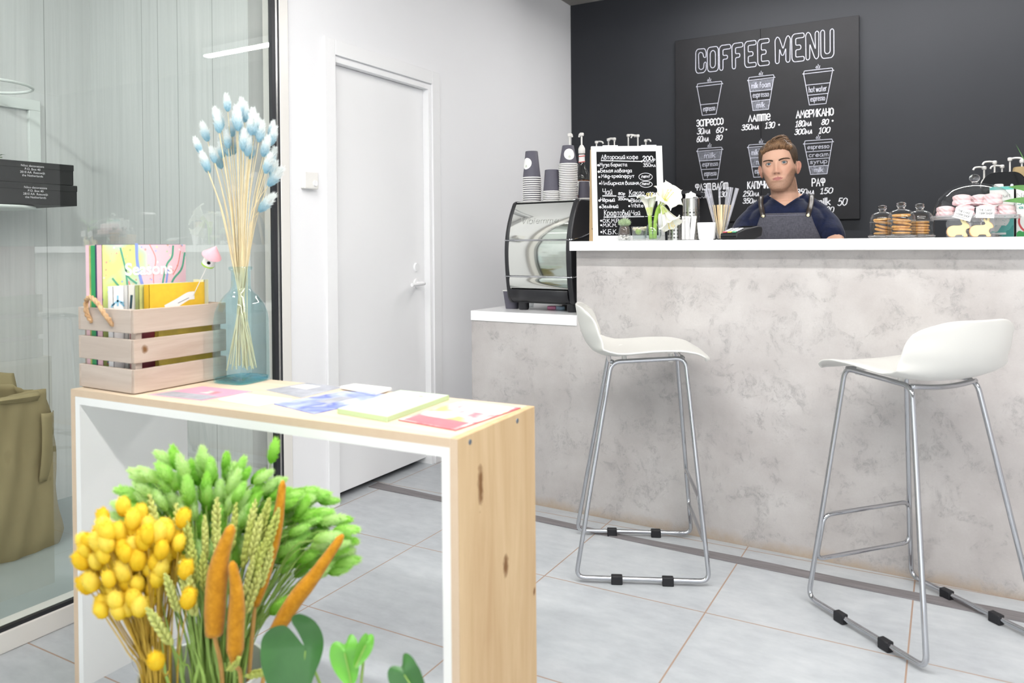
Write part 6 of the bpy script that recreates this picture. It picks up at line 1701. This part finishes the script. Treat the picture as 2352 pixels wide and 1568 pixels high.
def stem_with_head(name, label, cat, grp, pts, r_, mstem, head, scale=1.0, hname='seed_head', twist=0):
    P = smooth_path(pts, 5); o0 = P[0].copy()
    me = MB().tube([p-o0 for p in P], [r_*(1.15-.4*i/(len(P)-1)) for i in range(len(P))], 6).mesh('stem')
    me.materials.append(mstem)
    o = bpy.data.objects.new(name, me); C.objects.link(o); o.location = o0; tag(o, label, cat, grp)
    if head:
        h = bpy.data.objects.new(hname, head); C.objects.link(h); h.parent = o; h.location = P[-1]-o0
        d = (P[-1]-P[-3]).normalized(); h.rotation_mode = 'QUATERNION'
        h.rotation_quaternion = d.to_track_quat('Z', 'Y') @ Quaternion((0, 0, 1), twist); h.scale = (scale, scale, scale)
    return o
rd = random.Random(31)
rv, dv = Vector((.8705, .492, 0)), Vector((-.492, .8705, 0))
bc = Vector((BX, BY, 0))
def bp(px, pz, dd=0): return bc+rv*px+dv*dd+Vector((0, 0, pz))
BH = []
for i in range(32):
    a = rd.uniform(-1, 1); px = a*.082; pz = 1.385+.115*rd.random()-.05*abs(a)**2
    BH.append((px, pz, rd.uniform(-.035, .035)))
BH += [(-.030, 1.520, 0), (.0, 1.505, .02), (-.055, 1.485, -.01), (-.098, 1.405, -.02), (-.090, 1.44, .01), (.085, 1.425, 0), (.075, 1.37, .02)]
for i, (px, pz, dd) in enumerate(BH):
    top = bp(px, pz, dd); nk = bp(max(-.017, min(.017, px*.2)), 1.085, dd*.25); low = bp(-px*.30+rd.uniform(-.022, .022), TZ_+.030+rd.uniform(0, .02), rd.uniform(-.022, .022))
    stem_with_head('bunny_tail_stem', 'pale blue bunny tail grass stem in the blue bottle', 'dried flower', 'blue bunny tails in the bottle', [low, low*.5+nk*.5+Vector((rd.uniform(-.006, .006), 0, 0)), nk, nk*.45+top*.55-rv*px*.12, top-Vector((0, 0, .0))], .0013, M['strawstem'], rd.choice(blue_heads), rd.uniform(.78, 1.05), twist=rd.uniform(0, 6))
low = bp(.015, TZ_+.04); nk = bp(.018, 1.086)
for lab, dx, z0 in (('long drooping blue bunny tail leaning far right out of the bottle', .078, 1.315), ('blue bunny tail below the bouquet leaning right over the black gasket', .052, 1.245)):
    stem_with_head('bunny_tail_stem', lab, 'dried flower', 'blue bunny tails in the bottle', [low, nk, bp(.028, z0-.09), bp(dx-.022, z0-.03), bp(dx, z0)], .0012, M['strawstem'], blue_heads[0], 1.15)

# ---------------------------------------------------------------- bucket of dried flowers in front of the table
KX, KY, KZ, KR = -1.263, .998, .330, .116
kb = Vector((KX, KY, 0))
t = thing('metal_bucket', 'white enamel metal bucket full of dried dyed grasses on the floor', 'bucket', (KX, KY, 0))
M['enamel'] = pm('white_enamel', '#dedfdc', .25, 0, .5)
MB().lathe([(0, .004), (.088, .0), (.092, .004), (KR-.003, KZ-.012), (KR-.001, KZ-.006), (KR+.002, KZ-.002), (KR+.001, KZ+.002), (KR-.003, KZ), (KR-.005, KZ-.010), (.088, .010), (0, .008)], 56).build('bucket_wall', M['enamel'], t)
hd = MB(); hc = Tm((-.105, -.045, KZ-.02))
hd.tube(smooth_path([(-.002, -.002, -.01), (-.030, -.010, .012), (-.032, -.010, .040), (-.020, -.004, .055), (-.004, .004, .050)], 5), .0014, 7, M=hc)
hd.build('wire_handle', M['steel'], t)
MB().tube([( .060, -.104, KZ-.03), (.058, -.108, KZ-.002), (.052, -.100, KZ+.014)], [.009, .011, .008], 10).build('handle_lug', M['enamel'], t)
def kp(px, pz, dd=0): return kb+rv*px+dv*dd+Vector((0, 0, pz))
# yellow canary grass
yh = []
for k in range(3):
    m = fuzz(.038, .0140, 420, .0058, 40+k, .5, .90, 1); m.materials.append(fuzzy('yellow_down_%d' % k, ['#f0cb2a', '#ecc122', '#f3d236'][k], ['#fbe054', '#f8d640', '#ffe868'][k], .034, .22)); yh.append(m)
M['ystem'] = pm('yellow_stem', '#c3a23c', .7, var=.15, vs=40)
M['gstem'] = pm('green_stem', '#8fae55', .6, var=.15, vs=40); M['tan'] = pm('tan_stem', '#bf9150', .7, var=.12, vs=50)
rd = random.Random(77)
def rim(px, pz, dd, base):     # path from inside the bucket to a point above it
    top = kp(px, pz, dd); b0 = kp(*base); b0.z = .05
    m = kp(max(-.082, min(.082, base[0]+(px-base[0])*.26)), KZ+.01, max(-.075, min(.075, base[2]+(dd-base[2])*.26)))
    return [b0, m, m*.5+top*.5+rv*((m-top).dot(rv))*.10, top]
pts = []
for i in range(98):
    for _ in range(30):
        a = rd.uniform(-1, 1); b_ = rd.uniform(-1, 1)
        if a*a+b_*b_ > 1: continue
        p = (-.100+a*.086, .552+b_*.080, rd.uniform(-.085, -.02)-.02*(1-a*a))
        if all((p[0]-q_[0])**2+(p[1]-q_[1])**2+(p[2]-q_[2])**2 > .0145**2 for q_ in pts): break
    pts.append(p)
pts += [(-.158, .630, -.05), (-.122, .645, -.05), (-.090, .635, -.05), (-.185, .585, -.06), (-.010, .59, -.08), (.010, .548, -.1), (-.012, .625, -.06)]
for p in pts:
    stem_with_head('yellow_canary_stem', 'yellow dyed canary grass stem in the left part of the white bucket', 'dried flower', 'yellow canary grass in the bucket', rim(*p, (-.055+rd.uniform(-.02, .02)+p[0]*.1, 0, -.05+rd.uniform(-.02, .02))), .0016, M['ystem'], rd.choice(yh), rd.uniform(.85, 1.15), twist=rd.uniform(0, 6))
for lab, p in (('single yellow canary grass head low at the front of the bucket', (-.032, .395, -.112)), ('single yellow canary grass head among the wheat ears', (.018, .500, -.112))):
    stem_with_head('yellow_canary_stem', lab, 'dried flower', 'yellow canary grass in the bucket', rim(*p, (-.03, 0, -.06)), .0013, M['ystem'], yh[1], 1.1)
# bright green bunny tails at the back
gh = []
for k in range(3):
    m = fuzz(.052, .0118, 620, .0095, 60+k, .8, .84, 0, .07); m.materials.append(fuzzy('green_down_%d' % k, ['#8ccc44', '#a4d85c', '#badf7c'][k], ['#c2f07c', '#d2f69c', '#e4fabe'][k], .052, .5)); gh.append(m)
gp_ = []
for i in range(190):
    for _ in range(40):
        px = rd.uniform(-.143, .25); z1 = ip(px, [-.143, -.10, 0, .10, .17, .25], [.655, .700, .695, .675, .650, .590]); z0 = ip(px, [-.143, -.05, .1, .18, .25], [.555, .52, .50, .465, .50])
        pz = z0+(z1-z0)*rd.random()
        if all((px-a_)**2+(pz-b_)**2 > .0155**2 for a_, b_ in gp_): break
    gp_.append((px, pz))
    dd = .01+.085*rd.random()
    P = rim(px, pz, dd, (.01+rd.uniform(-.02, .02), 0, .03+rd.uniform(-.015, .02)))
    out_ = (rv*px*.24+Vector((0, 0, -.030*abs(px)/.25)))
    P[-2] = P[-1]-out_-Vector((0, 0, .055))
    stem_with_head('green_bunny_tail', 'bright green dyed bunny tail grass stem at the back of the bucket', 'dried flower', 'green bunny tails in the bucket', P, .0013, M['gstem'], rd.choice(gh), rd.uniform(.8, 1.08), twist=rd.uniform(0, 6))
for lab, p in (('green bunny tail standing apart highest near the table top', (.118, .712, .06)), ('green bunny tail standing tallest at the left of the green bunch', (-.070, .700, .06)), ('green bunny tail leaning out at the right against the white wall', (.178, .610, .03)), ('green bunny tail hanging low between the orange heads', (.140, .445, -.02))):
    stem_with_head('green_bunny_tail', lab, 'dried flower', 'green bunny tails in the bucket', rim(*p, (.03, 0, .03)), .0012, M['gstem'], gh[0], .95)
# wheat ears
def wheat(seed):
    rd = random.Random(seed); b = MB()
    for i in range(13):
        for s_ in (0, 1):
            a = s_*pi+(.5 if i % 2 else -.5); z = .004+i*.0062+(.003 if s_ else 0); k = 1 if i < 9 else 1-(i-8)*.13
            c_ = Vector((math.cos(a)*.0048*k, math.sin(a)*.0048*k, z))
            b.ell((0, 0, 0), .0034*k, .0042*k, .0085*k, 8, 6, Matrix.Translation(c_) @ Matrix.Rotation(a, 4, 'Z') @ Matrix.Rotation(R(20), 4, 'Y'))
    b.tube([(0, 0, 0), (0, 0, .085)], .0018, 5)
    return b.mesh('ear')
wh = [wheat(k) for k in range(2)]
for k, m in enumerate(wh): m.materials.append(pm('wheat_green_%d' % k, ['#b4bd64', '#c2c877'][k], .7, 0, .2, var=.12, vs=120))
WP = [(-.105, .575, -.02), (-.072, .590, -.02), (-.022, .578, -.04), (.005, .560, -.06), (.018, .530, -.075), (.028, .565, -.05), (.038, .515, -.08), (.042, .590, -.035), (.052, .545, -.06), (.010, .500, -.09), (.024, .480, -.095), (-.008, .485, -.09), (.062, .500, -.07), (.100, .585, -.03), (.112, .560, -.045), (.122, .590, -.025), (.130, .555, -.04), (.138, .575, -.03), (.118, .520, -.055), (.104, .500, -.06), (-.018, .430, -.1), (.128, .510, -.045), (.095, .545, -.04), (.070, .575, -.03), (.115, .36, -.08), (.085, .38, -.09), (.108, .470, -.06)]
for p in WP:
    bsx = .02+p[0]*.35
    stem_with_head('wheat_ear', 'pale green dried wheat stem in the middle of the bucket', 'dried flower', 'green wheat in the bucket', rim(*p, (bsx, 0, -.045+rd.uniform(-.02, .02))), .0019, M['gstem'], rd.choice(wh), rd.uniform(.9, 1.08), 'ear', rd.uniform(0, 6))
lv = MB()
for i in range(16):
    x0 = rd.uniform(-.02, .10); p0 = kp(x0, KZ-.06, -.06+rd.uniform(-.02, .02)); p1 = kp(x0+rd.uniform(-.05, .05), rd.uniform(.42, .52), -.08); sd = rv*.0028
    mi = p0*.5+p1*.5+rv*rd.uniform(-.01, .01); b_ = len(lv.v)
    lv.add([p0-sd-kb, p0+sd-kb, mi+sd-kb, mi-sd-kb, p1-kb], [(0, 1, 2, 3), (3, 2, 4)])
o = lv.build('dry_blades', M['gstem']); o.location = kb; tag(o, 'loose dry green blades among the stems in the bucket', 'dried leaves'); o['kind'] = 'stuff'
# thick orange velvety spikes
q = NT('orange_fuzz'); q.p(.95, 0, .1, Sheen_Weight=.2); q.col(q.ramp(q.noise(90, 4, .65), [(.3, '#a87014'), (.6, '#c4881f'), (.8, '#d69f38')])); q.bump(q.noise(420, 3), .5, .003); M['orange'] = q.m
def spike(label, pts, r_, stem, taper0=.55):
    P = smooth_path([kp(*p) for p in pts], 8); o0 = P[0].copy(); m = len(P)
    t = thing('orange_millet_spike', label, 'dried flower', o0, 0, 'orange spikes in the bucket')
    def prof(f): return r_*(min(1, taper0+f*6*(1-taper0)))*max(.10, (1-max(0, f-.5)*1.05*(1 if f < .97 else 1.5)))
    MB().tube([p-o0 for p in P], [prof(i/(m-1)) for i in range(m)], 16).build('velvet_spike', M['orange'], t, smooth=180)
    s0 = kp(*stem); s0.z = .05
    MB().tube([x-o0 for x in smooth_path([s0, kp(stem[0]+(pts[0][0]-stem[0])*.6, KZ, stem[2]), P[0]], 5)], .0040, 8).build('stem', M['tan'], t)
spike('tall orange velvety spike curving right, largest at the front of the bucket', [(.068, .455, -.115), (.072, .53, -.115), (.080, .59, -.112), (.100, .648, -.108)], .0185, (.060, 0, -.07), .85)
spike('shorter orange velvety spike right of the largest one', [(.108, .405, -.125), (.110, .46, -.125), (.113, .53, -.125), (.105, .590, -.125)], .0150, (.085, 0, -.07), .4)
spike('orange velvety spike rising behind the wheat to the bunch top', [(.116, .470, -.04), (.132, .54, -.02), (.150, .61, -.01), (.160, .695, 0)], .0140, (.075, 0, -.03), .6)
spike('orange velvety spike leaning far right out of the bucket', [(.160, .430, -.06), (.195, .485, -.05), (.232, .530, -.04), (.282, .600, -.03)], .0155, (.080, 0, -.03), .8)

# heart-leaved pot plant beside the bucket
VX, VY = -.955, 1.015
t = thing('pot_plant', 'green heart-leaved pot plant on the floor right of the bucket', 'plant', (VX, VY, 0))
MB().lathe([(0, .003), (.062, 0), (.066, .004), (.080, .140), (.084, .142), (.084, .152), (.078, .152), (.072, .13), (0, .128)], 40).build('pot', pm('plant_pot', '#d9d7d2', .5), t)
MB().lathe([(.071, .128), (.04, .134), (0, .136)], 30).build('soil', bpy.data.materials['soil'], t)
q = NT('broad_leaf'); q.p(.32, 0, .5); q.col(q.ramp(q.noise(7, 4), [(.3, '#2c5a28'), (.7, '#43763a')])); q.bump(q.noise(30, 3), .12); M['broad'] = q.m
M['broad_light'] = pm('young_leaf', '#5fa337', .35, 0, .5, var=.12, vs=14)
def heart(L, W2, curl, asym=0.0):
    """heart-shaped leaf in its own plane: stalk joint at origin, tip at -z"""
    def f(u, v):
        a = 2*pi*u; s_ = math.sin(a); c_ = math.cos(a)
        # outline of a heart, notch at the top
        r_ = (1.0-.62*math.exp(-(((a) % (2*pi))-0)**2/.20)-.62*math.exp(-(((a) % (2*pi))-2*pi)**2/.20))
        x = W2*s_*(1.0-.25*(c_ < -.2)*(-c_-.2))*r_*(1+asym*(s_ > 0)); z = L*(.52*c_ if c_ > 0 else .9*c_)*(r_ if c_ > 0 else 1)
        x *= v; z *= v
        y = -.05*L*(abs(x)/W2)**1.5*1.2+curl*(v**2)*(max(0, c_)*.8*(1 if s_ > 0 else .4)-.5*max(0, -c_))*L
        return (x, y, z)
    return MB().grid(f, 64, 10, cu=True)
def leaf(m, L, W2, curl, loc, rx, ry, rz, stalk, asym=0):
    X = Tm(Vector(loc)-Vector((VX, VY, 0)), rx=rx, ry=ry, rz=rz)
    b = heart(L, W2, curl, asym); b.v = [tuple(X @ Vector(p)) for p in b.v]
    lo = b.build('leaf', m, t, smooth=180)
    MB().tube(smooth_path([(0, 0, .12), Vector(stalk)-Vector((VX, VY, 0)), X @ Vector((0, .004, 0))], 6), .0026, 7).build('leaf_stalk', M['gstem'], t)
    MB().tube(smooth_path([X @ Vector((0, -.0015, 0)), X @ Vector((0, -.004-.5*curl*L*.25, -L*.45)), X @ Vector((0, -.002-.5*curl*L*.8, -L*.86))], 5), .0010, 5).build('midrib', M['gstem'], lo)
FA = R(29.5)
# the big leaf: one lobe spread, the other rolled upright
lo_px = [(735, 1290), (690, 1235), (640, 1165), (600, 1150), (545, 1165), (500, 1205), (480, 1260), (482, 1340), (500, 1420), (540, 1510), (600, 1590), (680, 1640), (740, 1610), (785, 1540), (815, 1450), (840, 1380), (852, 1310), (846, 1230), (820, 1150), (785, 1095), (740, 1068), (700, 1075), (674, 1105), (674, 1145), (695, 1185), (725, 1215), (742, 1245)]
lo2 = [(p.x, p.y) for p in smooth_path([((x-735)/2.76/1310, -(z-1300)/2.76/1310, 0) for x, z in lo_px], 4, True)]
cxl, czl = 15/2.76/1310, -25/2.76/1310
def bigleaf(u, v):
    i = u*len(lo2); k = int(i) % len(lo2); f_ = i-int(i); a_ = lo2[k]; b_ = lo2[(k+1) % len(lo2)]
    x = a_[0]*(1-f_)+b_[0]*f_; z = a_[1]*(1-f_)+b_[1]*f_; x = cxl+(x-cxl)*v; z = czl+(z-czl)*v
    y = -.9*(x*x)*6*(x < 0)*.6-.030*max(0, z)/.06*(max(0, z)/.06)+2.2*max(0, x-.012)**1.2*.45-.010*min(0, z)/.06*(-1)
    return (x, y, z)
X = Tm(Vector((-.984, .987, .447))-Vector((VX, VY, 0)), rx=R(-10), rz=R(29.5))
b = MB().grid(bigleaf, len(lo2)*2, 12, X, cu=True)
lo = b.build('leaf', M['broad'], t, smooth=180)
MB().tube(smooth_path([(0, 0, .12), (-.02, .03, .28), X @ Vector((.002, .006, -.004))], 6), .0026, 7).build('leaf_stalk', M['gstem'], t)
MB().tube(smooth_path([X @ Vector((.003, -.0015, -.006)), X @ Vector((.002, -.005, -.05)), X @ Vector((-.006, -.012, -.088))], 5), .0010, 5).build('midrib', M['gstem'], lo)
leaf(M['broad_light'], .055, .026, .5, (-.888, .985, .462), R(-10), R(-20), FA, (-.91, 1.0, .30))
leaf(M['broad_light'], .04, .014, .6, (-.858, 1.003, .475), R(-5), R(35), FA+.3, (-.89, 1.01, .32))
leaf(M['broad'], .060, .028, .4, (-.770, .995, .452), R(-10), R(-42), FA, (-.84, 1.0, .28))
